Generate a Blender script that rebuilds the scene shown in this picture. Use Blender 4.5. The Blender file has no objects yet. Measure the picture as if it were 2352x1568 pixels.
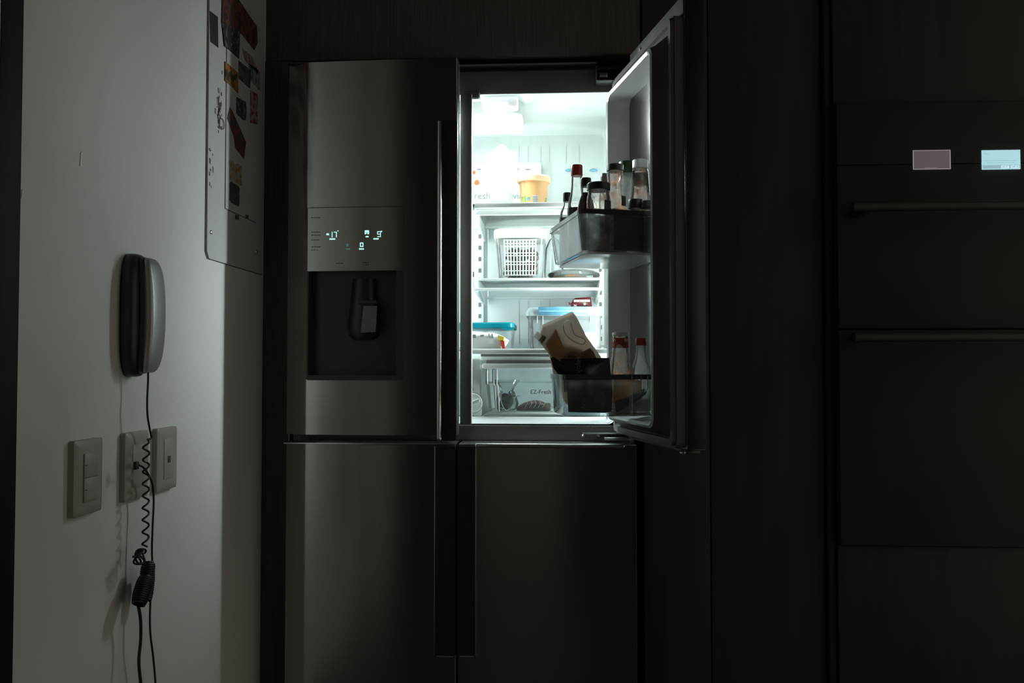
import bpy, bmesh, math, random
from mathutils import Vector, Matrix
random.seed(7)
R = math.radians
ZC = 0.985                                   # height of the lens above the floor
scene = bpy.context.scene
COL = scene.collection

# ------------------------------------------------------------------ camera
F = 1900.0
TH = math.atan(109 / F)                      # turned a little to the left
PH = math.atan(54 / F)                       # tilted a little up
cam_d = bpy.data.cameras.new('camera')
cam = bpy.data.objects.new('camera', cam_d); COL.objects.link(cam)
cam.location = (0, 0, ZC)
cam.rotation_euler = (R(90) + PH, 0, TH)
cam_d.sensor_width = 36; cam_d.lens = 36 * F / 2352
cam_d.clip_start = 0.02
scene.camera = cam

# ------------------------------------------------------------------ exposure, world, lights
scene.view_settings.view_transform = 'Standard'
scene.view_settings.look = 'None'
scene.view_settings.exposure = 0.0
scene.view_settings.gamma = 1.0
scene.view_settings.use_curve_mapping = False
world = bpy.data.worlds.new('world'); scene.world = world
world.use_nodes = True
bg = world.node_tree.nodes['Background']
bg.inputs[0].default_value = (1.0, 0.90, 0.74, 1)
bg.inputs[1].default_value = 0.40

LIGHT = (0.90, 1.0, 0.98)
def area(name, loc, direction, sx, sy, energy, color=LIGHT, spread=180, up=(0, 0, 1)):
    d = bpy.data.lights.new(name, 'AREA'); d.shape = 'RECTANGLE'
    d.size = sx; d.size_y = sy; d.energy = energy; d.color = color; d.spread = R(spread)
    o = bpy.data.objects.new(name, d); COL.objects.link(o)
    z = -Vector(direction).normalized()
    x = Vector(up).cross(z)
    x = Vector((1, 0, 0)) if x.length < 1e-4 else x.normalized()
    y = z.cross(x)
    m = Matrix((x, y, z)).transposed().to_4x4(); m.translation = Vector(loc)
    o.matrix_world = m
    return o
# the light bar on the refrigerator's right inner wall, throwing its light out of the opening
area('light_bar_glow', (0.136, 2.236, ZC + 0.38), (-0.97, -0.25, 0.0), 0.010, 0.50, 0.74, spread=76)
area('light_bar_glow_low', (0.1365, 2.236, ZC + 0.42), (-0.82, -0.24, -0.60), 0.010, 0.22, 0.75, spread=58)
# the ceiling lamp of the refrigerator
area('ceiling_lamp_glow', (-0.19, 2.39, ZC + 0.688), (0, 0, -1), 0.30, 0.15, 0.6)
area('ceiling_lamp_front_glow', (-0.19, 2.30, ZC + 0.686), (0.5, -0.55, -0.67), 0.24, 0.05, 3.3, spread=150)
# inward fill added to even out the interior; the left bar is unseen
area('left_fill_glow', (-0.655, 2.25, ZC + 0.20), (1, 0.25, 0), 0.02, 0.65, 4.4)
area('right_bar_glow', (0.135, 2.25, ZC + 0.15), (-1, 0.9, 0), 0.02, 0.55, 2.7, spread=150)

# ------------------------------------------------------------------ picture point -> point on a real plane
def ray(px, py):
    x = (px - 1176) / F; y = (784 - py) / F
    f = math.cos(PH) - y * math.sin(PH); u = math.sin(PH) + y * math.cos(PH)
    return Vector((x * math.cos(TH) - f * math.sin(TH), x * math.sin(TH) + f * math.cos(TH), u))
def P(px, py, Y):
    r = ray(px, py); k = Y / r.y; return Vector((r.x * k, Y, ZC + r.z * k))
def PXw(px, py, X):
    r = ray(px, py); k = X / r.x; return Vector((X, r.y * k, ZC + r.z * k))
DU = Vector((.237, -.9715, 0)); DN = Vector((-.9715, -.237, 0))
def D(a, b, z):                              # point of the open door: a along it from the hinge, b inward from its skin
    p = DU * (a - 2.095) + DN * (b - .725); return Vector((p.x, p.y, ZC + z))
def DP(px, py, a):
    t = a - 2.095; r = ray(px, py); k = t / (r.x * DU.x + r.y * DU.y)
    return Vector((r.x * k, r.y * k, ZC + r.z * k))
def bz(p):                                   # b coordinate on the door of a world point
    return p.x * DN.x + p.y * DN.y + .725

# ------------------------------------------------------------------ materials
def nt(name):
    m = bpy.data.materials.new(name); m.use_nodes = True
    return m, m.node_tree, m.node_tree.nodes['Principled BSDF']
def c4(c): return (c[0], c[1], c[2], 1)
def mat(name, col, rough=.5, metal=0, var=.12, scale=30, bump=0, bscale=200, stretch=(1, 1, 1), coat=0, spec=.5,
        emis=None, estr=0, alpha=None, sub=0, col2=None, lo=.35, hi=.65):
    m, t, b = nt(name)
    tc = t.nodes.new('ShaderNodeTexCoord'); mp = t.nodes.new('ShaderNodeMapping')
    mp.inputs['Scale'].default_value = stretch
    t.links.new(tc.outputs['Object'], mp.inputs[0])
    n = t.nodes.new('ShaderNodeTexNoise'); n.inputs['Scale'].default_value = scale; n.inputs['Detail'].default_value = 4
    t.links.new(mp.outputs[0], n.inputs['Vector'])
    cr = t.nodes.new('ShaderNodeValToRGB')
    c2 = col2 if col2 else tuple(min(1, x * (1 + var)) for x in col)
    c1 = col if col2 else tuple(x * (1 - var) for x in col)
    cr.color_ramp.elements[0].color = c4(c1); cr.color_ramp.elements[1].color = c4(c2)
    cr.color_ramp.elements[0].position = lo; cr.color_ramp.elements[1].position = hi
    t.links.new(n.outputs[0], cr.inputs[0]); t.links.new(cr.outputs[0], b.inputs['Base Color'])
    b.inputs['Roughness'].default_value = rough; b.inputs['Metallic'].default_value = metal
    b.inputs['Specular IOR Level'].default_value = spec
    b.inputs['Coat Weight'].default_value = coat
    if sub:
        b.inputs['Subsurface Weight'].default_value = sub; b.inputs['Subsurface Radius'].default_value = (.02, .02, .02)
        b.inputs['Subsurface Scale'].default_value = .5
    if emis:
        b.inputs['Emission Color'].default_value = c4(emis); b.inputs['Emission Strength'].default_value = estr
    if bump:
        n2 = t.nodes.new('ShaderNodeTexNoise'); n2.inputs['Scale'].default_value = bscale; n2.inputs['Detail'].default_value = 3
        t.links.new(mp.outputs[0], n2.inputs['Vector'])
        bp = t.nodes.new('ShaderNodeBump'); bp.inputs['Strength'].default_value = bump; bp.inputs['Distance'].default_value = .002
        t.links.new(n2.outputs[0], bp.inputs['Height']); t.links.new(bp.outputs[0], b.inputs['Normal'])
    return m
def clear(name, tint=(.95, .98, .98), haze=.08, rough=.06, hazecol=(.8, .86, .86), dirt=0, gloss=1.0, dirtcol=(.2, .12, .08)):
    """thin clear plastic or glass: what lies behind, a fresnel gloss and a little haze and smear"""
    m = bpy.data.materials.new(name); m.use_nodes = True; t = m.node_tree
    for n in list(t.nodes): t.nodes.remove(n)
    out = t.nodes.new('ShaderNodeOutputMaterial')
    tr = t.nodes.new('ShaderNodeBsdfTransparent'); tr.inputs[0].default_value = c4(tint)
    df = t.nodes.new('ShaderNodeBsdfDiffuse'); df.inputs[0].default_value = c4(hazecol)
    tl = t.nodes.new('ShaderNodeBsdfTranslucent'); tl.inputs[0].default_value = c4(hazecol)
    gl = t.nodes.new('ShaderNodeBsdfGlossy'); gl.inputs['Roughness'].default_value = rough
    a = t.nodes.new('ShaderNodeMixShader'); a.inputs[0].default_value = .5
    t.links.new(df.outputs[0], a.inputs[1]); t.links.new(tl.outputs[0], a.inputs[2])
    b = t.nodes.new('ShaderNodeMixShader')
    tc = t.nodes.new('ShaderNodeTexCoord'); n = t.nodes.new('ShaderNodeTexNoise')
    n.inputs['Scale'].default_value = 45; n.inputs['Detail'].default_value = 5
    t.links.new(tc.outputs['Object'], n.inputs['Vector'])
    mr = t.nodes.new('ShaderNodeMapRange'); mr.inputs[1].default_value = .45; mr.inputs[2].default_value = .7
    mr.inputs[3].default_value = haze; mr.inputs[4].default_value = min(1, haze + .06)
    t.links.new(n.outputs[0], mr.inputs[0]); t.links.new(mr.outputs[0], b.inputs[0])
    t.links.new(tr.outputs[0], b.inputs[1]); t.links.new(a.outputs[0], b.inputs[2])
    last = b
    if dirt:
        dd = t.nodes.new('ShaderNodeBsdfDiffuse'); dd.inputs[0].default_value = c4(dirtcol)
        dl = t.nodes.new('ShaderNodeBsdfTranslucent'); dl.inputs[0].default_value = c4(tuple(min(1, 2 * x) for x in dirtcol))
        dm = t.nodes.new('ShaderNodeMixShader'); dm.inputs[0].default_value = .5
        t.links.new(dd.outputs[0], dm.inputs[1]); t.links.new(dl.outputs[0], dm.inputs[2])
        n3 = t.nodes.new('ShaderNodeTexNoise'); n3.inputs['Scale'].default_value = 60; n3.inputs['Detail'].default_value = 6
        t.links.new(tc.outputs['Object'], n3.inputs['Vector'])
        m3 = t.nodes.new('ShaderNodeMapRange'); m3.inputs[1].default_value = .52; m3.inputs[2].default_value = .64
        m3.inputs[4].default_value = dirt
        t.links.new(n3.outputs[0], m3.inputs[0])
        e = t.nodes.new('ShaderNodeMixShader'); t.links.new(m3.outputs[0], e.inputs[0])
        t.links.new(b.outputs[0], e.inputs[1]); t.links.new(dm.outputs[0], e.inputs[2]); last = e
    fr = t.nodes.new('ShaderNodeFresnel'); fr.inputs[0].default_value = 1.45
    ml = t.nodes.new('ShaderNodeMath'); ml.operation = 'MULTIPLY'; ml.inputs[1].default_value = gloss
    t.links.new(fr.outputs[0], ml.inputs[0])
    g = t.nodes.new('ShaderNodeMixShader'); t.links.new(ml.outputs[0], g.inputs[0])
    t.links.new(last.outputs[0], g.inputs[1]); t.links.new(gl.outputs[0], g.inputs[2])
    t.links.new(g.outputs[0], out.inputs[0])
    return m
def film(name, c1, c2, scale, trans=.5, rough=.3):
    m = mat(name, c1, rough, col2=c2, scale=scale, lo=.4, hi=.6, bump=.25, bscale=18)
    t = m.node_tree; b = t.nodes['Principled BSDF']; out = [n for n in t.nodes if n.type == 'OUTPUT_MATERIAL'][0]
    tl = t.nodes.new('ShaderNodeBsdfTranslucent'); mx = t.nodes.new('ShaderNodeMixShader'); mx.inputs[0].default_value = trans
    t.links.new(b.inputs['Base Color'].links[0].from_socket, tl.inputs[0])
    t.links.new(b.outputs[0], mx.inputs[1]); t.links.new(tl.outputs[0], mx.inputs[2]); t.links.new(mx.outputs[0], out.inputs[0])
    return m
def brushed(name, col, rough, aniso=.9):
    m, t, b = nt(name)
    b.inputs['Metallic'].default_value = 1; b.inputs['Roughness'].default_value = rough
    b.inputs['Anisotropic'].default_value = aniso; b.inputs['Anisotropic Rotation'].default_value = .25
    tg = t.nodes.new('ShaderNodeTangent'); tg.direction_type = 'RADIAL'; tg.axis = 'Z'
    t.links.new(tg.outputs[0], b.inputs['Tangent'])
    tc = t.nodes.new('ShaderNodeTexCoord'); mp = t.nodes.new('ShaderNodeMapping'); mp.inputs['Scale'].default_value = (6, 6, 900)
    n = t.nodes.new('ShaderNodeTexNoise'); n.inputs['Scale'].default_value = 1
    t.links.new(tc.outputs['Object'], mp.inputs[0]); t.links.new(mp.outputs[0], n.inputs['Vector'])
    cr = t.nodes.new('ShaderNodeValToRGB')
    cr.color_ramp.elements[0].color = c4(tuple(.9 * x for x in col)); cr.color_ramp.elements[1].color = c4(tuple(1.1 * x for x in col))
    t.links.new(n.outputs[0], cr.inputs[0]); t.links.new(cr.outputs[0], b.inputs['Base Color'])
    return m
def wood(name, c1, c2):
    return mat(name, c1, rough=.55, col2=c2, scale=14, stretch=(14, 14, .5), lo=.35, hi=.7, bump=.25, bscale=30, spec=.25)

M = {}
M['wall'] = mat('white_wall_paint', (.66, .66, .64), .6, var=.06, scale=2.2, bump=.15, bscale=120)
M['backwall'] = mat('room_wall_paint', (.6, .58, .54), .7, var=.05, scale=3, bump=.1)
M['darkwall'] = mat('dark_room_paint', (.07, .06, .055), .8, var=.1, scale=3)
M['wood'] = wood('dark_veneer', (.085, .074, .064), (.135, .116, .10))
M['cab'] = mat('dark_cabinet_lacquer', (.075, .070, .062), .6, var=.1, scale=5, stretch=(6, 6, .6), spec=.2)
M['casing'] = mat('dark_door_casing', (.018, .013, .010), .6, var=.2, scale=8, stretch=(8, 8, 1), spec=.2)
M['floor'] = mat('dark_floor_tile', (.07, .066, .06), .5, var=.2, scale=6)
M['steel'] = brushed('brushed_steel', (.42, .405, .38), .23)
M['steeldark'] = mat('steel_dark_side', (.10, .097, .09), .45, metal=.5, var=.08, scale=20)
M['chrome'] = mat('chrome', (.75, .75, .74), .10, metal=1, var=.04)
M['bracket'] = mat('bracket_metal', (.72, .72, .70), .28, metal=1, var=.08)
M['frame'] = mat('grey_cabinet_front', (.18, .172, .162), .5, var=.06, scale=15, spec=.3)
M['surround'] = mat('dark_grey_liner_surround', (.125, .12, .112), .5, var=.06, scale=15, spec=.3)
M['framel'] = mat('light_grey_strip', (.25, .245, .235), .45, var=.06, scale=15)
M['flap'] = mat('grey_mullion_plastic', (.105, .102, .096), .4, var=.05, scale=15)
M['liner'] = mat('white_liner_plastic', (.70, .76, .76), .35, var=.03, scale=12, bump=.03, bscale=90)
M['doorliner'] = mat('door_liner_plastic', (.58, .59, .58), .18, var=.03, scale=12)
M['white'] = mat('white_plastic', (.76, .80, .79), .35, var=.03, scale=15)
M['gasket'] = mat('grey_gasket', (.13, .13, .125), .6, var=.1, scale=60)
M['black'] = mat('black_plastic', (.03, .029, .027), .35, var=.15, scale=30)
M['softblack'] = mat('dark_recess_plastic', (.055, .053, .048), .5, var=.1, scale=20)
M['pan'] = brushed('dispenser_panel_steel', (.42, .41, .39), .2)
M['paddle'] = mat('grey_paddle', (.24, .235, .225), .4, var=.05, scale=30)
M['cyanled'] = mat('cyan_display_light', (.1, .5, .5), .5, emis=(.50, 1.0, .93), estr=1.0)
M['cyandim'] = mat('dim_display_light', (.05, .2, .2), .5, emis=(.2, .55, .55), estr=.22)
M['print'] = mat('dark_grey_print', (.16, .17, .17), .6, var=.05)
M['palepr'] = mat('pale_grey_print', (.28, .31, .31), .6, var=.05)
M['lens'] = mat('lamp_lens', (.9, .95, .95), .3, emis=(.86, 1.0, .99), estr=3.0)
M['lensfront'] = mat('lamp_cover', (.8, .85, .85), .3, emis=(.86, 1.0, .99), estr=.55)
M['lensdim'] = mat('light_bar_lens', (.9, .95, .95), .3, emis=(.82, 1.0, .98), estr=2.0)
M['shelfglass'] = clear('shelf_glass', (.90, .97, .95), .07)
M['bin'] = clear('clear_bin_plastic', (.93, .97, .98), .08, rough=.05, dirt=.12, dirtcol=(.30, .30, .28))
M['binrim'] = mat('smoky_bin_rim', (.06, .065, .065), .12, var=.1, scale=20)
M['drawer'] = clear('drawer_plastic', (.94, .98, .98), .10, rough=.10)
M['glass'] = clear('bottle_glass', (.93, .96, .95), .14, rough=.04, dirt=.55, dirtcol=(.42, .22, .12))
M['glassclear'] = clear('clear_bottle_glass', (.97, .99, .98), .08, rough=.04, hazecol=(.92, .95, .95), dirt=.1, dirtcol=(.5, .38, .25))
M['glassw'] = clear('cloudy_bottle_glass', (.97, .99, .99), .34, hazecol=(.92, .95, .95), rough=.06, dirt=.15, dirtcol=(.5, .38, .25))
M['sauce'] = mat('dark_sauce', (.035, .012, .008), .3, var=.3, scale=30)
M['brownsauce'] = mat('brown_sauce_residue', (.11, .035, .016), .4, var=.5, scale=50)
M['redcap'] = mat('red_cap', (.42, .035, .02), .4, var=.08, scale=60, sub=.05)
M['blackcap'] = mat('black_cap', (.025, .024, .022), .4, var=.1, scale=60)
M['greenlid'] = mat('dark_green_lid', (.03, .07, .035), .4, var=.1, scale=60)
M['spout'] = film('white_spout_plastic', (.85, .86, .84), (.80, .81, .80), 30, .6)
M['greycap'] = mat('grey_cap', (.17, .17, .165), .5, var=.1, scale=60)
M['label_dark'] = mat('dark_label', (.04, .037, .035), .6, var=.2, scale=60)
M['label_red'] = mat('torn_red_label', (.42, .05, .03), .6, col2=(.65, .6, .55), scale=70, lo=.52, hi=.58)
M['olive'] = mat('olive_contents', (.10, .11, .02), .4, col2=(.03, .03, .015), scale=60, lo=.4, hi=.6)
M['crumb'] = clear('smeared_jar_inside', (.97, .94, .91), .26, hazecol=(.9, .88, .84), dirt=.65, dirtcol=(.40, .17, .08))
M['squeeze'] = mat('white_squeeze_plastic', (.84, .88, .87), .35, var=.02, scale=20, sub=.2)
M['tub'] = mat('orange_tub', (.80, .43, .19), .4, var=.05, scale=15, sub=.1)
M['tublid'] = mat('cream_tub_lid', (.88, .60, .36), .4, var=.04, scale=15, sub=.1)
M['tubgreen'] = mat('tub_green_print', (.25, .36, .08), .5, var=.3, scale=90)
M['tubblue'] = mat('tub_blue_badge', (.12, .35, .35), .5, var=.3, scale=90)
M['paper'] = mat('white_label_paper', (.74, .76, .72), .6, var=.04)
M['teal'] = mat('teal_lid', (.0, .27, .36), .35, var=.1, scale=20)
M['ltblue'] = mat('light_blue_latch', (.06, .22, .34), .45, col2=(.12, .32, .44), scale=14, lo=.4, hi=.6)
M['boxclear'] = clear('clear_box_plastic', (.93, .97, .97), .22, rough=.12)
M['boxwhite'] = mat('milky_contents', (.46, .50, .50), .6, var=.08, scale=18)
M['bag'] = mat('white_bag', (.74, .76, .73), .45, var=.05, scale=25, bump=.3, bscale=40)
M['bagred'] = mat('red_print', (.62, .05, .025), .5, var=.1)
M['bagyellow'] = mat('yellow_print', (.75, .55, .04), .5, var=.1)
M['basket'] = mat('white_basket_plastic', (.74, .78, .76), .4, var=.03, scale=20, sub=.05)
M['grape'] = mat('dark_fruit', (.045, .02, .010), .35, col2=(.18, .08, .02), scale=60, lo=.5, hi=.6)
M['grape2'] = mat('amber_fruit', (.32, .15, .04), .35, var=.5, scale=70)
M['wrap'] = clear('plastic_wrap', (.95, .98, .98), .16, rough=.12)
M['food'] = mat('browned_food', (.35, .14, .04), .5, col2=(.10, .04, .02), scale=45, lo=.4, hi=.6)
M['redpack'] = mat('dark_red_wrapper', (.11, .012, .016), .35, var=.15, scale=40)
M['pouch'] = film('beige_pouch_film', (.62, .54, .45), (.52, .47, .42), 16, .6)
M['pouchora'] = film('amber_pouch_contents', (.62, .42, .22), (.52, .44, .36), 26, .6)
M['darkbag'] = mat('dark_foil_bag', (.028, .014, .012), .3, var=.4, scale=40, bump=.5, bscale=22)
M['bagpic'] = mat('dark_bag_picture', (.10, .022, .012), .4, col2=(.03, .012, .01), scale=60, lo=.4, hi=.6)
M['bagtext'] = mat('dull_bag_lettering', (.10, .095, .09), .5)
M['cardbrown'] = film('kraft_label', (.40, .29, .20), (.33, .24, .17), 60, .5)
M['amber'] = film('amber_packet', (.60, .36, .14), (.5, .40, .28), 30, .5)
M['navy'] = mat('slate_blue_packet', (.05, .085, .10), .4, var=.25, scale=30)
M['meat'] = mat('dark_red_meat', (.13, .055, .05), .3, col2=(.06, .03, .028), scale=50, lo=.4, hi=.6, coat=.3)
M['plum'] = mat('dark_plum_skin', (.07, .032, .028), .25, var=.4, scale=50, coat=.5)
M['phonebase'] = mat('dark_grey_phone_plastic', (.040, .036, .033), .4, var=.08, scale=30)
M['silver'] = mat('silver_phone_plastic', (.42, .43, .43), .32, metal=.35, var=.04, scale=20)
M['cord'] = mat('dark_cord_rubber', (.018, .017, .016), .5, var=.1)
M['plate'] = mat('cream_switch_plastic', (.36, .34, .31), .35, var=.04, scale=20)
M['slot'] = mat('dark_slot', (.05, .035, .03), .5)
M['panelmetal'] = mat('white_panel_metal', (.50, .51, .50), .5, var=.05, scale=4)
M['scuffgap'] = mat('dark_scuff_and_gap', (.11, .09, .075), .7, var=.4, scale=80)
M['oven'] = mat('black_oven_glass', (.075, .070, .062), .6, var=.05, scale=5, spec=.12)
M['ovenbar'] = mat('oven_handle_metal', (.085, .074, .065), .5, metal=.3, var=.06, scale=20)
M['scrdim'] = mat('dim_screen', (.05, .05, .05), .4, emis=(.098, .076, .076), estr=1)
M['scredge'] = mat('screen_rim', (.1, .1, .1), .4, emis=(.22, .21, .21), estr=1)
M['scrlit'] = mat('lit_screen', (.1, .1, .1), .4, emis=(.40, .68, .72), estr=1)
M['scrtxt'] = mat('screen_menu_text', (.1, .1, .1), .4, emis=(.20, .38, .42), estr=1)
M['scrbar'] = mat('screen_menu_bar', (.1, .1, .1), .4, emis=(.27, .46, .52), estr=1)
M['scrbtn'] = mat('screen_button', (.1, .1, .1), .4, emis=(.55, .80, .84), estr=1)
M['palechip'] = mat('pale_paint_scrape', (.86, .86, .84), .6, var=.05)
M['bluevent'] = mat('blue_tinted_cap', (.22, .52, .66), .4, var=.1)
M['orange'] = mat('orange_fruit_print', (.75, .16, .04), .5, var=.1)
def sticker_mat(name, a, b, scale, lo=.45, hi=.5):
    return mat(name, a, .6, col2=b, scale=scale, lo=lo, hi=hi)

# ------------------------------------------------------------------ mesh helpers (all in world coordinates)
def BM(): return bmesh.new()
def box(bm, lo, hi, bev=0, seg=2, f=None):
    x0, y0, z0 = lo; x1, y1, z1 = hi
    t = bmesh.new()
    bmesh.ops.create_cube(t, size=1)
    for v in t.verts:
        v.co = Vector((x0 + (v.co.x + .5) * (x1 - x0), y0 + (v.co.y + .5) * (y1 - y0), z0 + (v.co.z + .5) * (z1 - z0)))
    if bev: bmesh.ops.bevel(t, geom=t.edges[:], offset=bev, segments=seg, profile=.5, affect='EDGES')
    merge(bm, t, f)
def merge(bm, t, f=None):
    if f:
        for v in t.verts: v.co = f(v.co)
    vm = [bm.verts.new(v.co) for v in t.verts]
    t.verts.index_update()
    for fc in t.faces:
        try: bm.faces.new([vm[v.index] for v in fc.verts])
        except ValueError: pass
    t.free()
def loft(bm, rings, cap0=True, cap1=True, closed=True):
    vs = [[bm.verts.new(p) for p in r] for r in rings]
    n = len(rings[0])
    for i in range(len(vs) - 1):
        for j in range(n if closed else n - 1):
            k = (j + 1) % n
            bm.faces.new((vs[i][j], vs[i][k], vs[i + 1][k], vs[i + 1][j]))
    if cap0: bm.faces.new(vs[0][::-1])
    if cap1: bm.faces.new(vs[-1])
def lathe(bm, prof, c, n=28, sx=1, sy=1, tilt=None, cap=True):
    c = Vector(c); rings = []
    for r, z in prof:
        ring = []
        for i in range(n):
            a = 2 * math.pi * i / n
            p = Vector((sx * r * math.cos(a), sy * r * math.sin(a), z))
            if tilt is not None: p = tilt @ p
            ring.append(c + p)
        rings.append(ring)
    loft(bm, rings, cap, cap)
def tube(bm, pts, r, n=8, rr=None):
    pts = [Vector(p) for p in pts]; rings = []
    up = Vector((0, 0, 1))
    prev = None
    for i, p in enumerate(pts):
        d = (pts[min(i + 1, len(pts) - 1)] - pts[max(i - 1, 0)]).normalized()
        if prev is None:
            x = d.orthogonal().normalized()
        else:
            x = (prev - d * prev.dot(d)).normalized()
        prev = x; y = d.cross(x)
        q = rr[i] if rr else r
        rings.append([p + x * q * math.cos(2 * math.pi * k / n) + y * q * math.sin(2 * math.pi * k / n) for k in range(n)])
    loft(bm, rings)
def smooth_path(pts, k=8):
    pts = [Vector(p) for p in pts]; out = []
    P_ = [pts[0]] + pts + [pts[-1]]
    for i in range(1, len(P_) - 2):
        for j in range(k):
            t = j / k; a, b, c, d = P_[i - 1], P_[i], P_[i + 1], P_[i + 2]
            out.append(.5 * ((2 * b) + (c - a) * t + (2 * a - 5 * b + 4 * c - d) * t * t + (3 * b - a - 3 * c + d) * t ** 3))
    out.append(pts[-1]); return out
def rrect(x0, x1, y0, y1, r, n=5):
    """rounded rectangle as a list of 2-D points"""
    out = []
    for cx, cy, a0 in ((x1 - r, y1 - r, 0), (x0 + r, y1 - r, 90), (x0 + r, y0 + r, 180), (x1 - r, y0 + r, 270)):
        for i in range(n + 1):
            a = R(a0 + 90 * i / n); out.append((cx + r * math.cos(a), cy + r * math.sin(a)))
    return out
def prism(bm, poly, z0, z1, f=lambda x, y, z: Vector((x, y, z))):
    loft(bm, [[f(x, y, z0) for x, y in poly], [f(x, y, z1) for x, y in poly]])
def dens(poly, k=4):
    out = []
    for i, p in enumerate(poly):
        q = poly[(i + 1) % len(poly)]
        for j in range(k): out.append((p[0] + (q[0] - p[0]) * j / k, p[1] + (q[1] - p[1]) * j / k))
    return out
def sphere(bm, c, r, sx=1, sy=1, sz=1, n=14, rot=None, lump=0):
    t = bmesh.new(); bmesh.ops.create_uvsphere(t, u_segments=n, v_segments=max(6, n // 2), radius=1)
    for v in t.verts:
        k = 1 + lump * math.sin(5 * v.co.x + 7 * v.co.y + 3 * v.co.z)
        p = Vector((v.co.x * r * sx * k, v.co.y * r * sy * k, v.co.z * r * sz * k))
        v.co = Vector(c) + (rot @ p if rot else p)
    merge(bm, t)
def tag(o, label=None, cat=None, group=None, kind=None):
    if label: o['label'] = label
    if cat: o['category'] = cat
    if group: o['group'] = group
    if kind: o['kind'] = kind
    return o
def obj(name, bm, m, parent=None, label=None, smooth=35, kind=None, origin=None):
    bmesh.ops.recalc_face_normals(bm, faces=bm.faces[:])
    me = bpy.data.meshes.new(name); off = Vector((0, 0, 0))
    if parent is not None: off = wloc(parent)
    elif origin is not None: off = Vector(origin)
    elif kind is None:
        xs = [v.co for v in bm.verts]
        off = Vector((sum(v.x for v in xs) / len(xs), sum(v.y for v in xs) / len(xs), min(v.z for v in xs)))
    if off.length: bmesh.ops.translate(bm, verts=bm.verts[:], vec=-off)
    bm.to_mesh(me); bm.free()
    for p in me.polygons: p.use_smooth = True
    me.set_sharp_from_angle(angle=R(smooth))
    me.materials.append(m)
    o = bpy.data.objects.new(name, me); COL.objects.link(o)
    if parent is not None: o.parent = parent
    else: o.location = off
    if label: o['label'] = label
    if kind: o['kind'] = kind
    return o
def wloc(o):
    v = Vector(o.location)
    while o.parent: o = o.parent; v += Vector(o.location)
    return v
def thing(name, loc, label, cat, group=None):
    o = bpy.data.objects.new(name, None); COL.objects.link(o); o.location = loc; o.empty_display_size = .05
    return tag(o, label, cat, group)
def text_obj(name, s, size, mtx, m, parent, ext=.0002, label=None, bold=0):
    cu = bpy.data.curves.new(name, 'FONT'); cu.body = s; cu.size = size; cu.extrude = ext; cu.offset = bold
    cu.resolution_u = 3
    to = bpy.data.objects.new(name, cu); COL.objects.link(to)
    bpy.context.view_layer.update()
    dg = bpy.context.evaluated_depsgraph_get()
    me = bpy.data.meshes.new_from_object(to.evaluated_get(dg))
    bpy.data.objects.remove(to); bpy.data.curves.remove(cu)
    off = wloc(parent)
    me.transform(Matrix.Translation(-off) @ mtx); me.materials.clear(); me.materials.append(m); me.name = name
    o = bpy.data.objects.new(name, me); COL.objects.link(o); o.parent = parent
    if label: o['label'] = label
    return o
def frame_mtx(origin, xdir, updir):
    x = Vector(xdir).normalized(); y = Vector(updir).normalized(); z = x.cross(y)
    m = Matrix((x, y, z)).transposed().to_4x4(); m.translation = Vector(origin); return m
Z = lambda z: ZC + z

# ================================================================== THE ROOM
b = BM(); box(b, (-.95, 1.18, 0), (-.80, 2.20, 2.6)); wall_left = obj('wall_left', b, M['wall'], kind='structure')
b = BM(); box(b, (-.97, 1.13, 0), (-.799, 1.1795, 2.6), .001); obj('trim_1', b, M['casing'], kind='structure')
b = BM(); box(b, (-.95, .56, 0), (-.80, 1.1295, 2.6)); obj('wall_left', b, M['wall'], kind='structure')  # unseen pier, its length shaped to extend the band mirrored in the steel
b = BM(); box(b, (-3, -1.3, -.05), (3, 3.0, 0)); obj('floor', b, M['floor'], kind='structure')
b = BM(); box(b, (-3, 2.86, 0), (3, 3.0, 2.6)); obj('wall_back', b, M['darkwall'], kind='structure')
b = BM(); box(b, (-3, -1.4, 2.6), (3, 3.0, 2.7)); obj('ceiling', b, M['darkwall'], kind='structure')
# wall behind the photographer: pale pier added, unseen, to mirror as a light band in the steel
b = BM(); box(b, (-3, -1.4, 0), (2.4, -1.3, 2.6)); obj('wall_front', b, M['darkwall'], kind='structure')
for x0, x1 in ((-.505, .23),):
    b = BM(); box(b, (x0, -1.2995, 0), (x1, -1.22, 2.4)); obj('reflection_pier', b, M['backwall'], kind='structure')
for (px, py, w, h) in ((187, 365, .006, .026), (52, 445, .004, .014)):
    p = PXw(px, py, -.7985); b = BM()
    prism(b, [(p.y - w / 2, p.z - h / 2), (p.y + w * .3, p.z - h * .45), (p.y + w / 2, p.z + h / 2), (p.y - w * .2, p.z + h * .4)], -.8, -.7985,
          lambda x, y, z: Vector((z, x, y)))
    obj('paint_scrape', b, M['palechip'], wall_left)

# ================================================================== CABINETS
def cab_door(parent, x0, x1, z0, z1, y, m, name='door'):
    b = BM(); box(b, (x0, y, z0), (x1, y + .02, z1), .0015); return obj(name, b, m, parent)
# above the refrigerator
t = thing('overhead_cabinet', (-.26, 2.5, Z(.835)), 'dark grained wood cabinet running above the refrigerator', 'cabinet')
b = BM(); box(b, (-.80, 2.215, Z(.832)), (.195, 2.80, 2.6)); obj('body', b, M['wood'], t)
cab_door(t, -.798, .215, Z(.828), 2.59, 2.194, M['wood'])
# filler left of the refrigerator
b = BM(); box(b, (-.799, 2.19, 0), (-.727, 2.79, Z(.826)), .001)
tag(obj('side_panel', b, M['wood']), 'narrow dark wood filler panel between white wall and refrigerator', 'panel')
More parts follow.
